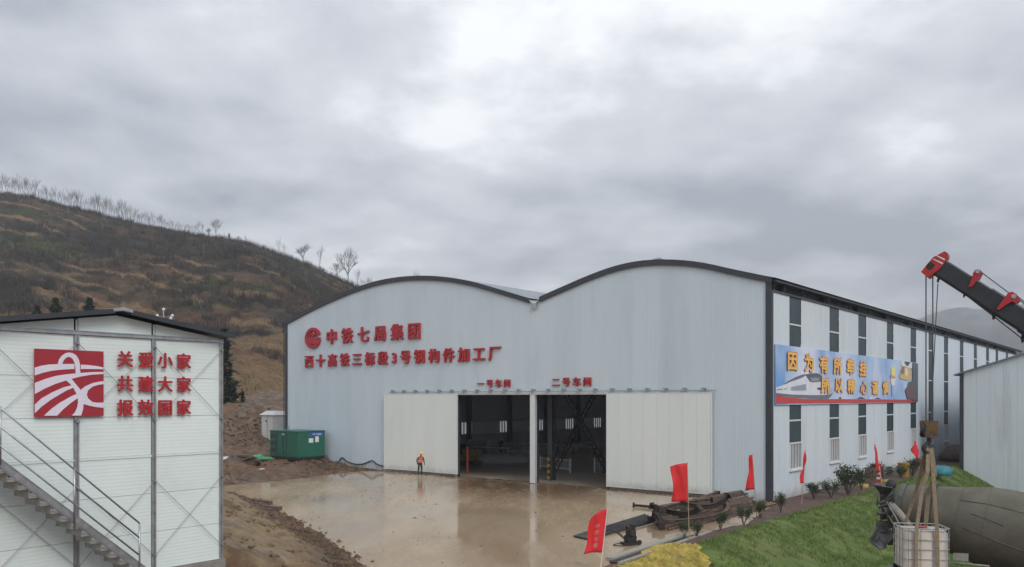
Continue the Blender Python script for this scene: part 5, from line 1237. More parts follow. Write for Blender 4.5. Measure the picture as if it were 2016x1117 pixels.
# ------------------------------------------------------------------ red flags on poles
def flag(px_top, py_top, px_bot, base, w, h, dirv, label, seed, drop=0.0, text=False, poleMat='pole', pleat=.12, taper=0.0, pole_ext=0.02):
    b = Vector((base[0], base[1], gz(*base[:2]))); d = b.y; t = dp(px_top, py_top, d); r_ = random.Random(seed)
    o = thing('red_flag', label, 'flag', b, 0, 'red flags along the planting bed'); tl = t - b
    MB().tube([(0, 0, -.1), tl * 1.0 + Vector((0, 0, pole_ext))], [.022, .014], 7).build('pole', M[poleMat], o)
    nu, nv = 12, 14; v = []; dv = Vector(dirv).normalized(); nrm = dv.cross(Vector((0, 0, 1))).normalized()
    pd = tl.normalized()
    for j in range(nv + 1):
        fy = j / nv; p0 = tl - pd * (h * fy + .02)
        for i in range(nu + 1):
            fx = i / nu; ww = w * (1 - taper * (1 - fy) ** 1.5)
            sag = drop * fx * fx * (1 - .75 * fy)
            wob = pleat * math.sin(fx * 7 + fy * 3.2 + seed) * fx + pleat * .6 * math.sin(fx * 4 - fy * 6 + seed * 2) * fx + .25 * pleat * math.sin(fx * 17 + fy * 9 + seed) * fx
            v.append(p0 + dv * (ww * fx * (1 + .08 * math.sin(fy * 5 + seed))) + nrm * wob + Vector((0, 0, -sag)))
    f = [(j*(nu+1)+i, j*(nu+1)+i+1, (j+1)*(nu+1)+i+1, (j+1)*(nu+1)+i) for j in range(nv) for i in range(nu)]
    mb = MB(); mb.add(v, f); fo = mb.build('flag_cloth', M['flag'], o, True); q = fo.modifiers.new('thick', 'SOLIDIFY'); q.thickness = .006
    if text:
        for k, ch in enumerate('中铁七局'):
            fy = .36 + k * .155
            def place(a, b_, q_, fy=fy):
                u_ = min(max(.45 - a / w, 0), 1) * nu; y_ = min(max(fy - b_ / h, 0), 1) * nv; i = min(int(u_), nu - 1); j = min(int(y_), nv - 1); fu, fv = u_ - i, y_ - j
                A = v[j*(nu+1)+i].lerp(v[j*(nu+1)+i+1], fu); B = v[(j+1)*(nu+1)+i].lerp(v[(j+1)*(nu+1)+i+1], fu); n_ = Vector((.1, -1, .1))
                return A.lerp(B, fv) + n_ * (.014 + q_)
            glyph('character', ch, .01, .17, .17, .003, place, M['flagtext'], o)
    return o
lf = (-.93, -.2, 0)
flag(1196, 1002, 1180, P2(1181, 1122), .66, 1.52, (-.95, .1, .06), 'nearest red flag, lettered, leaning over the yard by the boards', 1, .40, True, 'wpole', .08, .15)
flag(1353, 911, 1357, P2(1357, 1066), .66, 1.60, (-1, .15, 0), 'broad red flag on a pole between the steel pile and the straw', 2, .17, False, 'pole', .09)
flag(1481, 894, 1490, P2(1490, 1021), .55, 1.75, (-.9, -.4, 0), 'narrow red flag in front of the factory corner', 3, .12, False, 'pole', .12, .75)
flag(1586, 886, 1578, P2(1578, 997), .38, 1.75, (-.55, -.8, 0), 'thin furled red flag by the first side wall window', 4, .3, False, 'pole', .08, .5)
p5 = wd(2.6, 13.2); p6 = wd(2.6, 24.0)
flag(1723, 873, 1727, (p5.x, p5.y), .40, 1.9, (-.6, -.8, 0), 'furled red flag above the red and brown signs', 5, .25, False, 'wpole', .10, .3, .5)
flag(1802, 867, 1797, (p6.x, p6.y), .55, 1.75, (-.5, -.85, 0), 'farthest red flag, twisted, left of the hook block', 6, .2, False, 'wpole', .2, .2)

# ------------------------------------------------------------------ steel stock and tools by the bed
def hbeam_prof(w, h, t): return [(-w, -h), (w, -h), (w, -h + t), (t / 2, -h + t), (t / 2, h - t), (w, h - t), (w, h), (-w, h), (-w, h - t), (-t / 2, h - t), (-t / 2, -h + t), (-w, -h + t)]
def sweep(pts, prof, up, m, name, plates=True, parent=None, pm=None):
    P = [Vector(p) for p in pts]; up = Vector(up); v = []; n = len(prof)
    for i, p in enumerate(P):
        d = (P[min(i + 1, len(P) - 1)] - P[max(i - 1, 0)]).normalized(); s_ = d.cross(up).normalized(); u_ = s_.cross(d)
        v += [p + s_ * a + u_ * b for a, b in prof]
    f = [(i*n+k, i*n+(k+1)%n, (i+1)*n+(k+1)%n, (i+1)*n+k) for i in range(len(P) - 1) for k in range(n)] + [tuple(range(n - 1, -1, -1)), tuple((len(P)-1)*n + k for k in range(n))]
    mb = MB(); mb.add(v, f); o = mb.build(name, m, parent); 
    if plates:
        for p, q in ((P[0], P[1]), (P[-1], P[-2])):
            d = (p - q).normalized(); MB().bar(p, p + d * .03, .32, .30, up).build('end_plate', pm or M['rustdark'], parent)
    return o
def arch_beam(a, b, sag, side, label, m='rustdark', h=.115):
    a, b = Vector(a), Vector(b); c = (a + b) / 2; o = thing('steel_arch_beam', label, 'steel beam', (c.x, c.y, min(a.z, b.z)), 0, 'rusty steel arch beams on the pile'); org = Vector(o.location)
    pts = []
    for k in range(13):
        t = k / 12; p = a.lerp(b, t); q = 4 * t * (1 - t); pts.append(p - org + Vector((0, 0, -sag * q)) + Vector((side[0] * q, side[1] * q, 0)))
    sweep(pts, hbeam_prof(.10, h, .022), (0, 0, 1), M[m], 'beam', True, o); return o
def pz(px, py, z): p = gp(px, py, z); return p
arch_beam(pz(1283, 996, .95), pz(1378, 1000, 1.1), .28, (.3, -.3), 'curved rusty beam lying on top at the left end of the pile')
arch_beam(pz(1340, 990, 1.05), pz(1432, 976, 1.35), .32, (.2, -.2), 'curved rusty beam rising highest at the right end of the pile')
arch_beam(pz(1276, 1022, .25), pz(1345, 1006, .35), .05, (.8, -.6), 'short curved beam sunk in the left end of the pile')
arch_beam(pz(1295, 1030, .18), pz(1430, 992, .4), .05, (.9, -.9), 'long curved beam bowed towards the shrubs in the pile', 'rust')
arch_beam(pz(1305, 1004, .9), pz(1400, 985, .95), .1, (-.5, .5), 'curved rusty beam in the middle of the pile', 'rust')
arch_beam(pz(1290, 1012, .5), pz(1302, 1036, .22), .02, (.1, .1), 'stubby beam with square end plates at the left of the pile')
arch_beam(pz(1370, 988, .6), pz(1412, 972, .65), .0, (0, .1), 'straight stub of beam by the sliding door foot', 'rust')
arch_beam(pz(1248, 995, .10), pz(1290, 999, .10), .0, (0, .1), 'thin brown beam reaching out over the wet slab', 'rust', .06)
for k, t_ in enumerate((.15, .5, .85)):
    p_ = wd(.45, -12.6 + 10.2 * t_, 0); o_ = MB().prism([(.1, .005), (.1, .04), (-1.9, .62), (-1.9, .005)], lambda a, b, t: (a, t, b), -.08, .08).build('timber_wedge', M['rustdark']); o_.location = p_; o_.rotation_euler = (0, 0, TH); tag(o_, ('nearest', 'middle', 'farthest')[k] + ' timber wedge under the stepped row of rusty channels', 'timber')
for i in range(9):
    a = wd(.40 - .22 * i, -13.4 + .25 * i + random.uniform(-.4, .4), 0); b = wd(.45 - .20 * i, -2.2 + .05 * i + random.uniform(-.4, .4), 0); a.z = .08 + .078 * i; b.z = .08 + .07 * i + .05 * random.random()
    o = thing('steel_channel', 'long rusty steel channel in the stepped row laid beside the shrubs', 'steel channel', (a + b) / 2, 0, 'rusty steel channels laid in a row'); org = (a + b) / 2
    sweep([a - org, b - org], [(-.045, -.05), (.045, -.05), (.045, .05), (.033, .05), (.033, -.035), (-.033, -.035), (-.033, .05), (-.045, .05)], (0, 0, 1), M['rustbar'], 'channel', False, o)
loose = [((.75, -12.2), (.95, -4.0), 'loose rusty bar nearest the shrubs beside the channel row'), ((.6, -8.5), (.85, -.9), 'loose rusty bar pointing at the dark factory corner'), ((-1.9, -6.0), (-2.6, -1.2), 'loose rusty bar behind the pile near the sliding door'), ((-2.4, -12.2), (-1.2, -5.0), 'loose rusty bar along the yard side of the pile'), ((-.6, -3.4), (.1, -.7), 'short rusty bar at the far end of the channel row'), ((-1.6, -3.6), (-.9, -1.0), 'short rusty bar lying behind the raised curved beam')]
for (x0, y0), (x1, y1), lab in loose:
    a, b = wd(x0, y0, .06), wd(x1, y1, .06); tag(MB().bar(a, b, .075, .075).build('rusty_bar', M['rustbar']), lab, 'steel bar', 'loose rusty bars around the pile')
for i in range(6):
    a = gp(1131 + i * 5, 1056 + i * 1.1, .06); b = gp(1270 + i * 6, 1013.5 + i * 1.9, .06 + .03 * (i % 2)); o_ = MB().tube([a, b], .052, 8).build('black_pipe', M['blackpipe'], None, True)
    tag(o_, 'black plastic pipe in the bundle reaching left onto the slab', 'pipe', 'black pipes in a bundle')
for i, (q0, q1, w, z, lab) in enumerate((((1200, 1100), (1345, 1053), .34, .10, 'grey plank on top of the stack in front of the straw'), ((1206, 1108), (1352, 1061), .26, .05, 'grey plank lowest in the stack in front of the straw'), ((1218, 1109), (1318, 1075), .12, .16, 'narrow pale plank lying along the grey plank stack'), ((1310, 1078), (1400, 1046), .16, .06, 'pale plank leading from the plank stack to the shrubs'))):
    a, b = gp(*q0, z), gp(*q1, z); o_ = MB().bar(a, b, w, .07).build('grey_plank', M['board'] if i != 1 else M['rustdark'], None); tag(o_, lab, 'plank', 'planks by the straw')
# plate compactor with handle
tp = gp(1241, 1072, 0); cmp_ = thing('plate_compactor', 'dirty black plate compactor standing on the slab by the planks', 'machine', (tp.x, tp.y, 0), R(20))
mb = MB(); mb.prism([(-.36, .06), (-.28, 0), (.28, 0), (.36, .06), (.36, .09), (-.36, .09)], lambda a, b, t: (a, t, b), -.24, .24); mb.build('base_plate', M['rustdark'], cmp_)
MB().box(-.2, .2, -.17, .17, .1, .36).box(-.14, .16, -.19, .15, .365, .6).build('engine', M['black'], cmp_)
MB().lathe((.0, -.2, .48), (0, -1, 0), [(0, .13), (.05, .13), (.06, .1)], 14).build('pull_starter', M['rustdark'], cmp_); MB().box(-.15, .02, -.1, .15, .605, .74).build('fuel_tank', M['rustdark'], cmp_); MB().box(.05, .2, -.05, .15, .605, .8).build('air_filter', M['black'], cmp_)
MB().tube([(-.2, -.14, .2), (-.62, -.14, .55), (-.95, -.14, .66), (-1.0, .14, .66), (-.62, .14, .55), (-.2, .14, .2)], .022, 6).build('handle', M['rustdark'], cmp_)
MB().tube([(-.3 + .5 * math.cos(t / 16 * 6.28), -.1 + .28 * math.sin(t / 16 * 6.28), .03) for t in range(17)], .018, 6).build('hose', M['black'], cmp_)
for s_ in (-1, 1): MB().lathe((.3, s_ * .22, .1), (0, 1, 0), [(-.03, .1), (.03, .1)], 12).build('wheel', M['black'], cmp_)

# ------------------------------------------------------------------ shrubs of the bed
def shrub_mesh(seed, h, w, n):
    r_ = random.Random(seed); stems = MB(); leaves = MB()
    tips = []
    for k in range(9):
        a = r_.uniform(0, 6.28); rr = w * r_.uniform(.3, 1); e_ = Vector((rr * math.cos(a), rr * math.sin(a), h * r_.uniform(.55, 1))); m_ = Vector((e_.x * .35, e_.y * .35, e_.z * .45))
        stems.tube([(0, 0, 0), m_, e_], [.022, .014, .006], 5); tips.append((m_, e_))
        for q in range(3):
            f_ = m_.lerp(e_, r_.uniform(.1, .8)); g_ = f_ + Vector((r_.uniform(-.4, .4) * w, r_.uniform(-.4, .4) * w, r_.uniform(.05, .3) * h)); stems.tube([f_, g_], [.009, .004], 4); tips.append((f_, g_))
    for k in range(n):
        a, b = r_.choice(tips); p = a.lerp(b, r_.uniform(.25, 1.08)) + Vector((r_.gauss(0, .07), r_.gauss(0, .07), r_.gauss(0, .06)))
        d = Vector((r_.gauss(0, 1), r_.gauss(0, 1), r_.gauss(.5, .8))).normalized(); s_ = d.cross(Vector((r_.gauss(0, 1), r_.gauss(0, 1), r_.gauss(0, 1)))).normalized(); L_ = r_.uniform(.06, .12); wd_ = L_ * .22
        leaves.add([p, p + d * L_ * .5 + s_ * wd_, p + d * L_, p + d * L_ * .5 - s_ * wd_], [(0, 1, 2, 3)])
    return stems, leaves
variants = []
for i in range(4):
    s_, l_ = shrub_mesh(50 + i, 1.0, .6, 900)
    so, lo_ = s_.build('stems', M['bark']), l_.build('foliage', M['leaf']); variants.append((so.data, lo_.data)); bpy.data.objects.remove(so); bpy.data.objects.remove(lo_)
shrubs = [(1418, 1048, .75, .55, 'thin leafy shrub just right of the broad red flag'), (1464, 1036, .8, .8, 'leafy shrub between the broad flag and the corner flag'), (1497, 1022, .95, .7, 'leafy shrub at the foot of the corner flag pole'), (1537, 1012, .95, .62, 'slender shrub right of the dark factory corner'),
 (1602, 985, .95, 1.1, 'spreading sparse shrub under the first side window'), (1637, 983, 1.0, .8, 'small shrub beside the largest bush'), (1669, 977, 1.85, 1.45, 'largest and fullest bush in the bed below the windows'), (1696, 968, 1.35, 1.1, 'bush right behind the largest bush'),
 (1714, 957, 1.3, 1.1, 'shrub behind the brown and red signs'), (1742, 951, 1.2, 1.1, 'dark shrub just right of the red sign'), (1774, 944, 1.1, 1.0, 'shrub behind the yellow bucket'), (1796, 940, 1.35, 1.3, 'rounded bush below the farthest flag'), (1822, 933, 1.2, 1.1, 'last bush of the row, behind the slings'), (1348, 1062, .65, .4, 'lowest thin shrub left of the broad red flag pole'), (1372, 1060, .8, .5, 'thin shrub right against the broad red flag pole')]
for i, (px, py, h, w, lab) in enumerate(shrubs):
    p = gp(px, py); zz_ = gz(p.x, p.y); o = thing('leafy_shrub', lab, 'shrub', (p.x, p.y, zz_), random.uniform(0, 6), 'young shrubs in the planting bed'); o.scale = (w * 1.12 * random.uniform(.85, 1.15), w * 1.12 * random.uniform(.85, 1.15), h * 1.08 * random.uniform(.88, 1.12))
    a, b = variants[i % 4]; link('stems', a, o); link('foliage', b, o)
# odd things at the far end of the bed
def bucket(p, r, h, m, label):
    o = thing('bucket', label, 'bucket', p); MB().lathe((0, 0, 0), (0, 0, 1), [(0, r * .8), (h, r), (h + .02, r * 1.06), (h + .04, r)], 16).build('body', m, o); MB().tube([(r, 0, h), (0, 0, h + r), (-r, 0, h)], .012, 5).build('handle', M['galv'], o)
bp_ = gp(1779, 941); bucket((bp_.x, bp_.y, gz(bp_.x, bp_.y)), .42, 1.05, M['yellow'], 'yellow drum standing among the shrubs below the far flag')
def board(px, py, w, h, m, label, cat='sign'):
    p = gp(px, py); o = thing('notice_board', label, cat, (p.x, p.y, gz(p.x, p.y)), R(-10)); MB().box(-w / 2, w / 2, -.02, .02, .1, h).build('panel', m, o)
    for s_ in (-1, 1): MB().box(s_ * (w / 2 - .08) - .03, s_ * (w / 2 - .08) + .03, .022, .07, 0, h).build('leg', M['galv'], o)
    return o
board(1714, 958, .75, 1.25, M['rust'], 'dark brown notice board among the shrubs'); rbd = board(1726, 956, .62, 1.45, M['cranered'], 'bright red notice board just right of the brown one')
for k in range(3): MB().box(-.2, .2, -.03, -.021, .4 + k * .32, .55 + k * .32).build('white_panel', M['paper'], rbd)
lump('yellow_bag', gp(1700, 961) + Vector((0, 0, .05)), .35, .3, .2, M['straw'], 'yellow bag lying left of the brown notice board', 'bag', 31, amp=.5)
lump('yellow_bag', gp(1744, 953) + Vector((0, 0, .05)), .35, .3, .2, M['straw'], 'yellow bag lying right of the red notice board', 'bag', 32, amp=.5)
lump('teal_tarp', gp(1853, 934, .1), .8, .6, .5, M['bluepaint'], 'teal tarp heap beside the shed corner', 'tarp', 33, amp=.6)
lump('pink_sack', gp(1703, 950) + Vector((0, 0, .3)), .4, .3, .35, M['sacks'], 'pale sack behind the brown notice board', 'sack', 34, amp=.4)
lump('soil_heap', wd(1.9, 44, 0), 1.6, 5.5, 1.1, M['mulch'], 'heap of brown soil in the gap between factory and shed', 'soil', 35, amp=.4, rot=TH)

# ================================================================== INSIDE THE WORKSHOP
def barrier(p0, p1, label):
    a, b = Vector(p0), Vector(p1); L_ = (b - a).length; o = thing('barrier_fence', label, 'fence', a, math.atan2(b.y - a.y, b.x - a.x), 'white barrier fences in the workshop'); n = max(4, round(L_ / .26))
    for x in (0, L_): MB().box(x - .05, x + .05, -.05, .05, 0, 1.15).build('post', M['white'], o)
    for z in (.28, .98): MB().box(.052, L_ - .052, -.025, .025, z - .03, z + .03).build('rail', M['white'], o)
    for k in range(1, n): MB().box(L_ * k / n - .02, L_ * k / n + .02, -.015, .015, .312, .948).build('picket', M['white'], o)
barrier(gp(1064, 924), gp(1123, 931), 'white barrier fence just inside the right doorway'); barrier(gp(1171, 930.5), gp(1215, 927), 'white barrier fence by the dark column at right'); barrier(gp(1000, 908), gp(1046, 909), 'white barrier fence deep inside the left doorway')
def rack(px, py, L_, w, h, label, m='inner', cat='workbench'):
    p = gp(px, py); o = thing('work_bench', label, cat, (p.x, p.y, 0), TH)
    MB().box(-L_ / 2, L_ / 2, -w / 2, w / 2, h - .08, h).build('top', M[m], o)
    for x in (-L_ / 2 + .1, L_ / 2 - .1):
        for y in (-w / 2 + .08, w / 2 - .08): MB().box(x - .05, x + .05, y - .05, y + .05, .005, h - .085).build('leg', M['rustdark'], o)
    return o
rack(960, 899, 5.0, 1.6, .95, 'long steel workbench inside the left doorway'); rack(1085, 890, 7.0, 1.5, .9, 'long steel workbench behind the crossed braces'); rack(1140, 893, 5.0, 1.6, .8, 'steel workbench by the far columns on the right')
lump('grey_spoil', gp(985, 913), 3.2, 1.2, .6, M['inner'], 'low grey heap on the floor inside the left doorway', 'heap', 41, amp=.4)
pmx = gp(925, 918); pm_ = thing('yellow_machine', 'small yellow and black machine inside the left door edge', 'machine', (pmx.x, pmx.y, 0), TH)
MB().box(-.9, .6, -.5, .5, .45, .95).build('body', M['yellow'], pm_); MB().box(-.5, .9, -.45, .45, .96, 1.5).build('hood', M['yellow'], pm_); MB().box(-1.0, .8, -.55, .55, .1, .44).build('track_frame', M['black'], pm_)
for x in (-.7, 0, .6): MB().lathe((x, -.6, .28), (0, 1, 0), [(0, .26), (1.2, .26)], 14).build('roller', M['black'], pm_)
MB().box(-.9, -.2, -.3, .3, 1.0, 1.9).build('seat_back', M['black'], pm_)
rp = gp(912, 934); r_o = thing('red_standpipe', 'tall narrow red stand just inside the left door edge', 'stand', (rp.x + .3, rp.y + .6, 0)); MB().box(-.07, .07, -.07, .07, 0, 2.0).build('post', M['redpanel'], r_o); MB().box(-.1, .1, -.1, .1, 2.0, 2.1).build('cap', M['cranered'], r_o)
for i, (px, py, h, lab) in enumerate(((945, 893, 1.5, 'grey cupboard at the back of the left doorway'), (1015, 893, 1.1, 'low grey crate at the back of the left doorway'))):
    p = gp(px, py); o = thing('steel_cupboard', lab, 'cupboard', (p.x, p.y, 0), TH); MB().box(-1.4, 1.4, -.5, .5, .1, h).build('carcass', M['inner'], o); MB().box(-1.3, -.02, -.53, -.505, .2, h - .1).build('door', M['inner'], o); MB().box(.02, 1.3, -.53, -.505, .2, h - .1).build('door', M['inner'], o)

# ================================================================== PEOPLE
def person(loc, heading, label, vest=True, bend=.18, seed=0, look=.5, scale=1.0):
    o = thing('person', label, 'person', loc, heading); o.scale = (scale,) * 3
    me = bpy.data.meshes.new('body'); V = []; E = []; RAD = []
    def add(p, r, par=None):
        V.append(Vector(p)); RAD.append(r)
        if par is not None: E.append((par, len(V) - 1))
        return len(V) - 1
    fwd = bend
    pel = add((0, 0, .93), .135); ab = add((.01 + fwd * .25, 0, 1.08), .125, pel); chst = add((.02 + fwd * .8, 0, 1.30), .15, ab); nk0 = add((.03 + fwd * 1.1, 0, 1.45), .085, chst); nk = add((.05 + fwd * 1.35, 0, 1.53), .055, nk0)
    hd_ = add((.09 + fwd * 1.6, 0, 1.60), .082, nk); hd2 = add((.10 + fwd * 1.7, 0, 1.68), .09, hd_); hd3 = add((.09 + fwd * 1.7, 0, 1.75), .07, hd2)
    nose = add((.10 + fwd * 1.7 + .11, 0, 1.645), .016, hd2)
    fing = []
    for s_ in (-1, 1):
        hip = add((0, s_ * .10, .88), .11, pel); kn = add((.04 + .02 * s_, s_ * .115, .49), .068, hip); an = add((-.02 + .03 * s_, s_ * .12, .10), .046, kn); toe = add((.15 + .03 * s_, s_ * .14, .04), .04, an)
        sh_ = add((.02 + fwd * .95, s_ * .19, 1.40), .075, chst)
        el = add((.0 + fwd * .6 + (.06 if s_ > 0 else -.06), s_ * .27, 1.13), .052, sh_); wr = add((.12 + fwd * .9 + (.10 if s_ > 0 else 0), s_ * .25, .90), .034, el)
        pm = add((.15 + fwd * .9 + (.10 if s_ > 0 else 0), s_ * .245, .83), .036, wr); P = V[pm]
        for k in range(4):
            f0 = add(P + Vector((.028 - .018 * k, 0, -.035)), .012, pm); f1 = add(P + Vector((.032 - .018 * k, -s_ * .005, -.075 - .008 * (k in (1, 2)))), .009, f0); add(P + Vector((.03 - .018 * k, -s_ * .02, -.10 - .010 * (k in (1, 2)))), .008, f1)
        t0 = add(P + Vector((.04, -s_ * .012, -.005)), .012, pm); add(P + Vector((.058, -s_ * .02, -.045)), .009, t0)
    me.from_pydata([tuple(v) for v in V], E, []); tmp = bpy.data.objects.new('tmp', me); col.objects.link(tmp)
    sk = tmp.modifiers.new('skin', 'SKIN'); sk.use_smooth_shade = True; lay = me.skin_vertices[0].data if me.skin_vertices else None
    if lay is None:
        bpy.context.view_layer.objects.active = tmp
        bm = bmesh.new(); bm.from_mesh(me); bm.verts.layers.skin.verify(); bm.to_mesh(me); bm.free(); lay = me.skin_vertices[0].data
    for i, r in enumerate(RAD): lay[i].radius = (r, r)
    lay[0].use_root = True
    sb = tmp.modifiers.new('sub', 'SUBSURF'); sb.levels = 1; sb.render_levels = 1
    bpy.context.view_layer.update(); dg = bpy.context.evaluated_depsgraph_get(); bm_ = bpy.data.meshes.new_from_object(tmp.evaluated_get(dg)); bpy.data.objects.remove(tmp)
    bm_.materials.clear()
    for m_ in (M['skin'], M['jacket'], M['trouser'], M['black']): bm_.materials.append(m_)
    for p in bm_.polygons:
        c = p.center; p.use_smooth = True
        p.material_index = 3 if c.z < .1 else 2 if c.z < .93 and abs(c.y) < .215 else 1 if (c.z < 1.49 and c.z > .88) else 0
    link('body', bm_, o)
    hx_ = .10 + fwd * 1.7
    hat = MB(); hat.lathe((hx_, 0, 1.70), (.25 * look, 0, 1), [(0, .185), (.012, .188), (.02, .142), (.07, .135), (.115, .10), (.14, .05), (.146, .008)], 18); hat.box(hx_ + .1, hx_ + .235, -.09, .09, 1.685, 1.70); hat.build('hard_hat', M['hat'], o, True)
    MB().sphere((hx_ - .02, 0, 1.665), .10, .098, .085, 10, 6).build('hair', M['black'], o, True)
    for s_ in (-1, 1): MB().sphere((hx_ + .088, s_ * .034, 1.665), .012, nu=6, nv=4).build('eye', M['black'], o)
    MB().box(hx_ + .08, hx_ + .094, -.025, .025, 1.605, 1.612).build('mouth', M['rust'], o)
    if vest:
        mb = MB(); n = 18; prof = [(.95, .165, .19, .02), (1.08, .16, .19, .03 + fwd * .25), (1.2, .168, .20, .03 + fwd * .55), (1.32, .175, .205, .03 + fwd * .85), (1.42, .13, .17, .03 + fwd * 1.0), (1.47, .10, .12, .035 + fwd * 1.1)]
        v = []
        for z, rx, ry, cx_ in prof:
            for k in range(n): t = 2 * math.pi * k / n; v.append((cx_ + rx * math.cos(t), ry * math.sin(t), z))
        f = [(j*n+k, j*n+(k+1)%n, (j+1)*n+(k+1)%n, (j+1)*n+k) for j in range(len(prof) - 1) for k in range(n)]
        mb.add(v, f); vo = mb.build('safety_vest', M['vest'], o, True); q = vo.modifiers.new('thick', 'SOLIDIFY'); q.thickness = .008
        for z in (1.05, 1.18):
            mb = MB(); zi = [p[0] for p in prof]; rx, ry, cx_ = (float(np.interp(z, zi, [p[i] for p in prof])) for i in (1, 2, 3)); mb.tube([(cx_ + (rx + .008) * math.cos(2 * math.pi * k / 18), (ry + .008) * math.sin(2 * math.pi * k / 18), z) for k in range(19)], .016, 5, False); mb.build('reflective_band', M['paper'], vo)
    return o
wp = gp(827, 936.5); person((wp.x, wp.y, 0), R(-70), 'worker in orange vest and yellow helmet looking down beside the sliding door', True, .16, 0, 1.0, 1.0)
q = gp(985, 897); person((q.x, q.y, 0), R(-60), 'worker standing deep inside the left doorway', False, .1, 1, .3)
q = gp(1121, 886); person((q.x, q.y, 0), R(-120), 'worker in red vest standing behind the crossed braces', True, .05, 2, .3)

# ================================================================== VEGETATION
def blades(name, X, Y, Z, h, w, lean, per, m, label, cat, seed, spread):
    r_ = np.random.default_rng(seed); k = len(X); n = k * per
    bx = np.repeat(X, per) + r_.normal(0, 1, n) * np.repeat(spread, per); by = np.repeat(Y, per) + r_.normal(0, 1, n) * np.repeat(spread, per); bz_ = np.repeat(Z, per)
    hh = np.repeat(h, per) * r_.uniform(.55, 1.1, n); ww = np.repeat(w, per); a = r_.uniform(0, 6.28, n); l = hh * lean * r_.normal(0, 1, n); lb_ = hh * lean * r_.normal(0, 1, n)
    p0 = np.stack([bx - np.cos(a) * ww, by - np.sin(a) * ww, bz_ - .05], -1); p1 = np.stack([bx + np.cos(a) * ww, by + np.sin(a) * ww, bz_ - .05], -1); p2 = np.stack([bx + l, by + lb_, bz_ + hh], -1)
    v = np.stack([p0, p1, p2], 1).reshape(-1, 3); f = np.arange(n * 3).reshape(-1, 3)
    return tag(raw_mesh(name, v, f, m), label, cat, kind='stuff')
def site_scatter(n, x0, x1, y0, y1, keep, seed):
    r_ = np.random.default_rng(seed); sx = r_.uniform(x0, x1, n); sy = r_.uniform(y0, y1, n); W = C0[None] + sx[:, None] * EX + sy[:, None] * EY; k = keep(W)
    W = W[k]; return W[:, 0], W[:, 1], ground_z(W[:, 0], W[:, 1]) + .05
X, Y, Z = site_scatter(52000, 3.0, 12, -19, 36, lambda W: near_edge(W) & ~straw_side(W) & (vnoise(W[:, 0] * .9, W[:, 1] * .9, 3) + .6 * vnoise(W[:, 0] * 4, W[:, 1] * 4, 6) > .55), 5)
blades('bank_grass', X, Y, Z, np.full(len(X), .13), np.full(len(X), .012), .5, 3, M['grassblade'], 'short green grass covering the bank below the shrubs', 'grass', 6, np.full(len(X), .05))
X, Y, Z = site_scatter(9000, 1.0, 9, -26, -8, lambda W: edge_in(W) & straw_side(W) & ~inside(W[:, 0], W[:, 1], pad_poly), 7); Z = Z + .07 * fbm(X * .8, Y * .8, 4, 61) + .02 + .30 * np.exp(-((X - 6.3) ** 2 + (Y - 31.6) ** 2) / 2.2)
blades('straw_cover', X, Y, Z, np.full(len(X), .06), np.full(len(X), .02), 2.2, 4, M["straw"], 'loose yellow straw spread over the end of the bank', 'straw', 8, np.full(len(X), .07))
# hillside
def hill_scatter(n, keep, seed, u0=-.68, u1=.02, v0=0., v1=1.):
    r_ = np.random.default_rng(seed); u = r_.uniform(u0, u1, n); v = r_.uniform(v0, v1, n) ** .85; k = keep(u, v, r_); x, y, z = hill_pt(u[k], v[k]); return x, y, z
r_ = np.random.default_rng(3)
n_ = hill_scatter(60000, lambda u, v, r_: hill_cover(u, v)[1] > r_.uniform(.3, .9, len(u)), 11)
blades('dry_grass', *n_, r_.uniform(.3, .75, len(n_[0])), np.full(len(n_[0]), .05), .5, 3, M['drygrass'], 'dry straw-coloured grass in bands across the hillside', 'dry grass', 12, np.full(len(n_[0]), .4))
n_ = hill_scatter(26000, lambda u, v, r_: (hill_cover(u, v)[1] < .3) & (fbm(u * 60, v * 40, 3, 91) > -.05), 13)
blades('bare_scrub', *n_, r_.uniform(.5, 2.2, len(n_[0])) * r_.uniform(.5, 1, len(n_[0])), np.full(len(n_[0]), .05), .45, 6, M['scrub'], 'grey brown leafless scrub covering the hillside', 'scrub', 14, np.full(len(n_[0]), .35))
n_ = hill_scatter(14000, lambda u, v, r_: fbm(u * 8, v * 14, 4, 55) > .2, 15)
blades('green_scrub', *n_, r_.uniform(.3, .9, len(n_[0])), np.full(len(n_[0]), .08), .6, 5, M['undergrowth'], 'patches of dull green undergrowth on the hillside', 'scrub', 16, np.full(len(n_[0]), .4))
n_ = hill_scatter(1700, lambda u, v, r_: (fbm(u * 12, v * 9, 3, 95) > .05) & (hill_cover(u, v)[1] < .35), 19)
blades('hill_bushes', *n_, r_.uniform(1.0, 2.4, len(n_[0])), np.full(len(n_[0]), .10), .35, 30, M['scrub'], 'dark leafless bushes dotted over the hillside', 'bushes', 20, r_.uniform(.4, 1.0, len(n_[0])))
n_ = hill_scatter(1500, lambda u, v, r_: v > 0, 21, -.66, -.15, .985, 1.0)
blades('ridge_brush', *n_, r_.uniform(.5, 1.8, len(n_[0])), np.full(len(n_[0]), .03), .3, 8, M['scrub'], 'fine brush growing along the crest of the hill', 'brush', 22, np.full(len(n_[0]), .6))
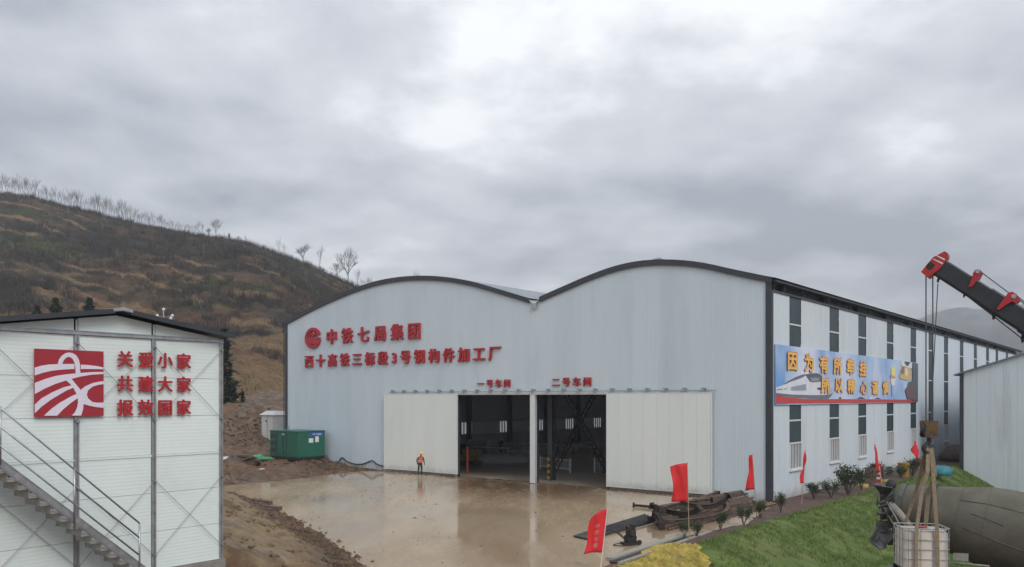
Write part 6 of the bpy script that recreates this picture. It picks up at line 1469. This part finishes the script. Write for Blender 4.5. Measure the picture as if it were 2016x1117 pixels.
# bare trees
def tree_mesh(seed, spread, levels=4, trunk_f=.35, rad=.013):
    r_ = random.Random(seed); tr, cr = MB(), MB()
    def grow(p, d, L_, r, lv, mb):
        q = p + d * L_ * .5 + Vector((r_.gauss(0, .03), r_.gauss(0, .03), 0)) * L_; e_ = p + d * L_; (mb).tube([p, q, e_], [r, r * .85, r * .68], 5 if lv < 2 else 3, False)
        if lv >= levels: return
        nb = r_.choice((2, 3, 3)) if lv else 4; a0 = r_.uniform(0, 6.28)
        for k in range(nb):
            az = a0 + 6.283 * k / nb + r_.gauss(0, .35); q_ = r_.uniform(.9, 1.5); nd = (d + Vector((math.cos(az) * q_, math.sin(az) * q_, r_.gauss(.25, .3))) * spread).normalized(); grow(p + d * L_ * r_.uniform(.55, 1.0), nd, L_ * r_.uniform(.55, .8), r * .6, lv + 1, cr)
        grow(e_, (d + Vector((r_.gauss(0, .15), r_.gauss(0, .15), .1))).normalized(), L_ * .72, r * .66, lv + 1, cr)
    grow(Vector((0, 0, -.02)), Vector((0, 0, 1)), trunk_f, rad, 0, tr)
    zmax = max(v[2] for v in cr.v); tr.v = [tuple(c / zmax for c in v) for v in tr.v]; cr.v = [tuple(c / zmax for c in v) for v in cr.v]
    return tr, cr
def tree_var(seed, spread, m, levels=4, trunk_f=.35, rad=.013):
    a, b = tree_mesh(seed, spread, levels, trunk_f, rad); ao, bo = a.build('trunk', M[m]), b.build('crown', M[m]); r = (ao.data, bo.data); bpy.data.objects.remove(ao); bpy.data.objects.remove(bo); return r
slim = [tree_var(100 + i, .24, 'barkp', 3, .30, .006) for i in range(5)]; fan = [tree_var(200 + i, .48, 'bark', 5, .26, .010) for i in range(3)]
def ridge_tree(px, hpx, var, label, group=None, v=1.0, wide=1.0, sink=.15):
    u = (px - CX) / FPX; x, y, z = hill_pt(np.array([u]), np.array([v])); h = hpx / FPX * float(y[0])
    o = thing('bare_tree', label, 'tree', (float(x[0]), float(y[0]), float(z[0]) - sink), random.uniform(0, 6.3), group); o.scale = (h * wide, h * wide, h); link('trunk', var[0], o); link('crown', var[1], o); return o
ridge_tree(597, 42, fan[0], 'round fan-shaped bare tree on the falling ridge', wide=1.25); ridge_tree(685, 76, fan[1], 'tallest bare tree on the ridge beside the factory roof', wide=.9)
ridge_tree(630, 52, slim[0], 'slender bare tree between the fan-shaped and the tallest tree'); ridge_tree(425, 40, fan[2], 'single bare tree standing highest at mid ridge', wide=.8)
ridge_tree(549, 34, slim[1], 'bare sapling left of the fan-shaped tree'); ridge_tree(560, 28, slim[2], 'shorter bare sapling just left of the fan-shaped tree'); ridge_tree(411, 22, fan[0], 'low bushy bare tree left of the single mid-ridge tree')
ridge_tree(664, 34, fan[2], 'low bare tree just left of the tallest tree', wide=1.2); ridge_tree(484, 18, slim[3], 'tiny bare sapling at the flat middle of the ridge')
for px in (704, 712, 722, 730, 738): ridge_tree(px, random.uniform(24, 40), slim[px % 5], 'thin bare tree in the clump right of the tallest tree', 'bare trees right of the tallest tree')
x = 2
while x < 400:
    ridge_tree(x, random.uniform(20, 44) * (1.15 if x < 60 else 1) * (.75 if x > 290 else 1) * (1.15 if 180 < x < 255 else 1), slim[int(x) % 5], 'pale thin bare tree in the row along the upper left ridge', 'pale bare trees along the ridge', wide=1.0)
    x += random.uniform(2.6, 6.5)
r_ = random.Random(5)
for k in range(46):
    px = r_.uniform(5, 640); v = r_.uniform(.25, .93); ridge_tree(px, r_.uniform(16, 32), (slim + fan)[k % 8], 'thin bare tree scattered on the hill slope', 'bare trees scattered on the slope', v)
for px, hp in ((820, 34),):
    ridge_tree(px, hp + 60, fan[0], 'bare tree crown showing just above the left roof arch', wide=.7)
# conifers
def conifer_mesh(seed, fat):
    r_ = random.Random(seed); tr = MB().tube([(0, 0, 0), (0, 0, .95)], [.03, .006], 6); lv = MB()
    for k in range(900):
        z = .06 + .94 * r_.random() ** .8; rad = fat * (1 - z) ** .8 * (0.75 + .35 * math.sin(z * 40)) + .01; a = r_.uniform(0, 6.28); q = rad * r_.uniform(.35, 1.05); p = Vector((q * math.cos(a), q * math.sin(a), z - .05 * q / fat))
        d = Vector((math.cos(a) + r_.gauss(0, .4), math.sin(a) + r_.gauss(0, .4), r_.gauss(.15, .4))).normalized(); s_ = d.cross(Vector((r_.gauss(0, .4), r_.gauss(0, .4), 1))).normalized(); L_ = r_.uniform(.05, .10)
        lv.add([p - d * L_ * .4, p + s_ * L_ * .3, p + d * L_ * .7, p - s_ * L_ * .3], [(0, 1, 2, 3)])
    ao, bo = tr.build('trunk', M['bark']), lv.build('crown', M['conifer']); r = (ao.data, bo.data); bpy.data.objects.remove(ao); bpy.data.objects.remove(bo); return r
con = [conifer_mesh(300 + i, f_) for i, f_ in enumerate((.24, .34, .42))]
def conifer(px, pt, pb, d, var, label, w=1.0):
    p = dp(px, pb, d); h = (pb - pt) / FPX * d; o = thing('conifer', label, 'tree', (p.x, p.y, p.z), random.uniform(0, 6)); o.scale = (h * w, h * w, h); link('trunk', var[0], o); link('crown', var[1], o)
conifer(438, 650, 806, 97, con[0], 'tall dark conifer half hidden by the cabin corner', 1.15); conifer(461, 758, 806, 97, con[1], 'middle conifer of the group right of the cabin'); conifer(478, 770, 804, 97, con[1], 'small rightmost conifer beside the cabin'); conifer(450, 735, 806, 99, con[0], 'conifer between the tall and the middle one beside the cabin', 1.2)
conifer(110, 588, 690, 112, con[2], 'broad dark conifer rising behind the cabin roof at left'); conifer(176, 588, 690, 112, con[1], 'pointed dark conifer behind the cabin roof near its ridge'); conifer(73, 602, 690, 112, con[2], 'low rounded conifer at the left behind the cabin roof')
def hcon(px, hp, lab, v=1.0):
    u = (px - CX) / FPX; x, y, z = hill_pt(np.array([u]), np.array([v])); h = hp / FPX * float(y[0]); o = thing('conifer', lab, 'tree', (float(x[0]), float(y[0]), float(z[0]) - .1), 0); o.scale = (h,) * 3; link('trunk', con[1][0], o); link('crown', con[1][1], o)
hcon(451, 14, 'tiny dark conifer on the ridge right of the single bare tree'); hcon(519, 9, 'tiny conifer at the right end of the flat ridge'); hcon(462, 20, 'lone dark conifer on the slope below the ridge', .72)
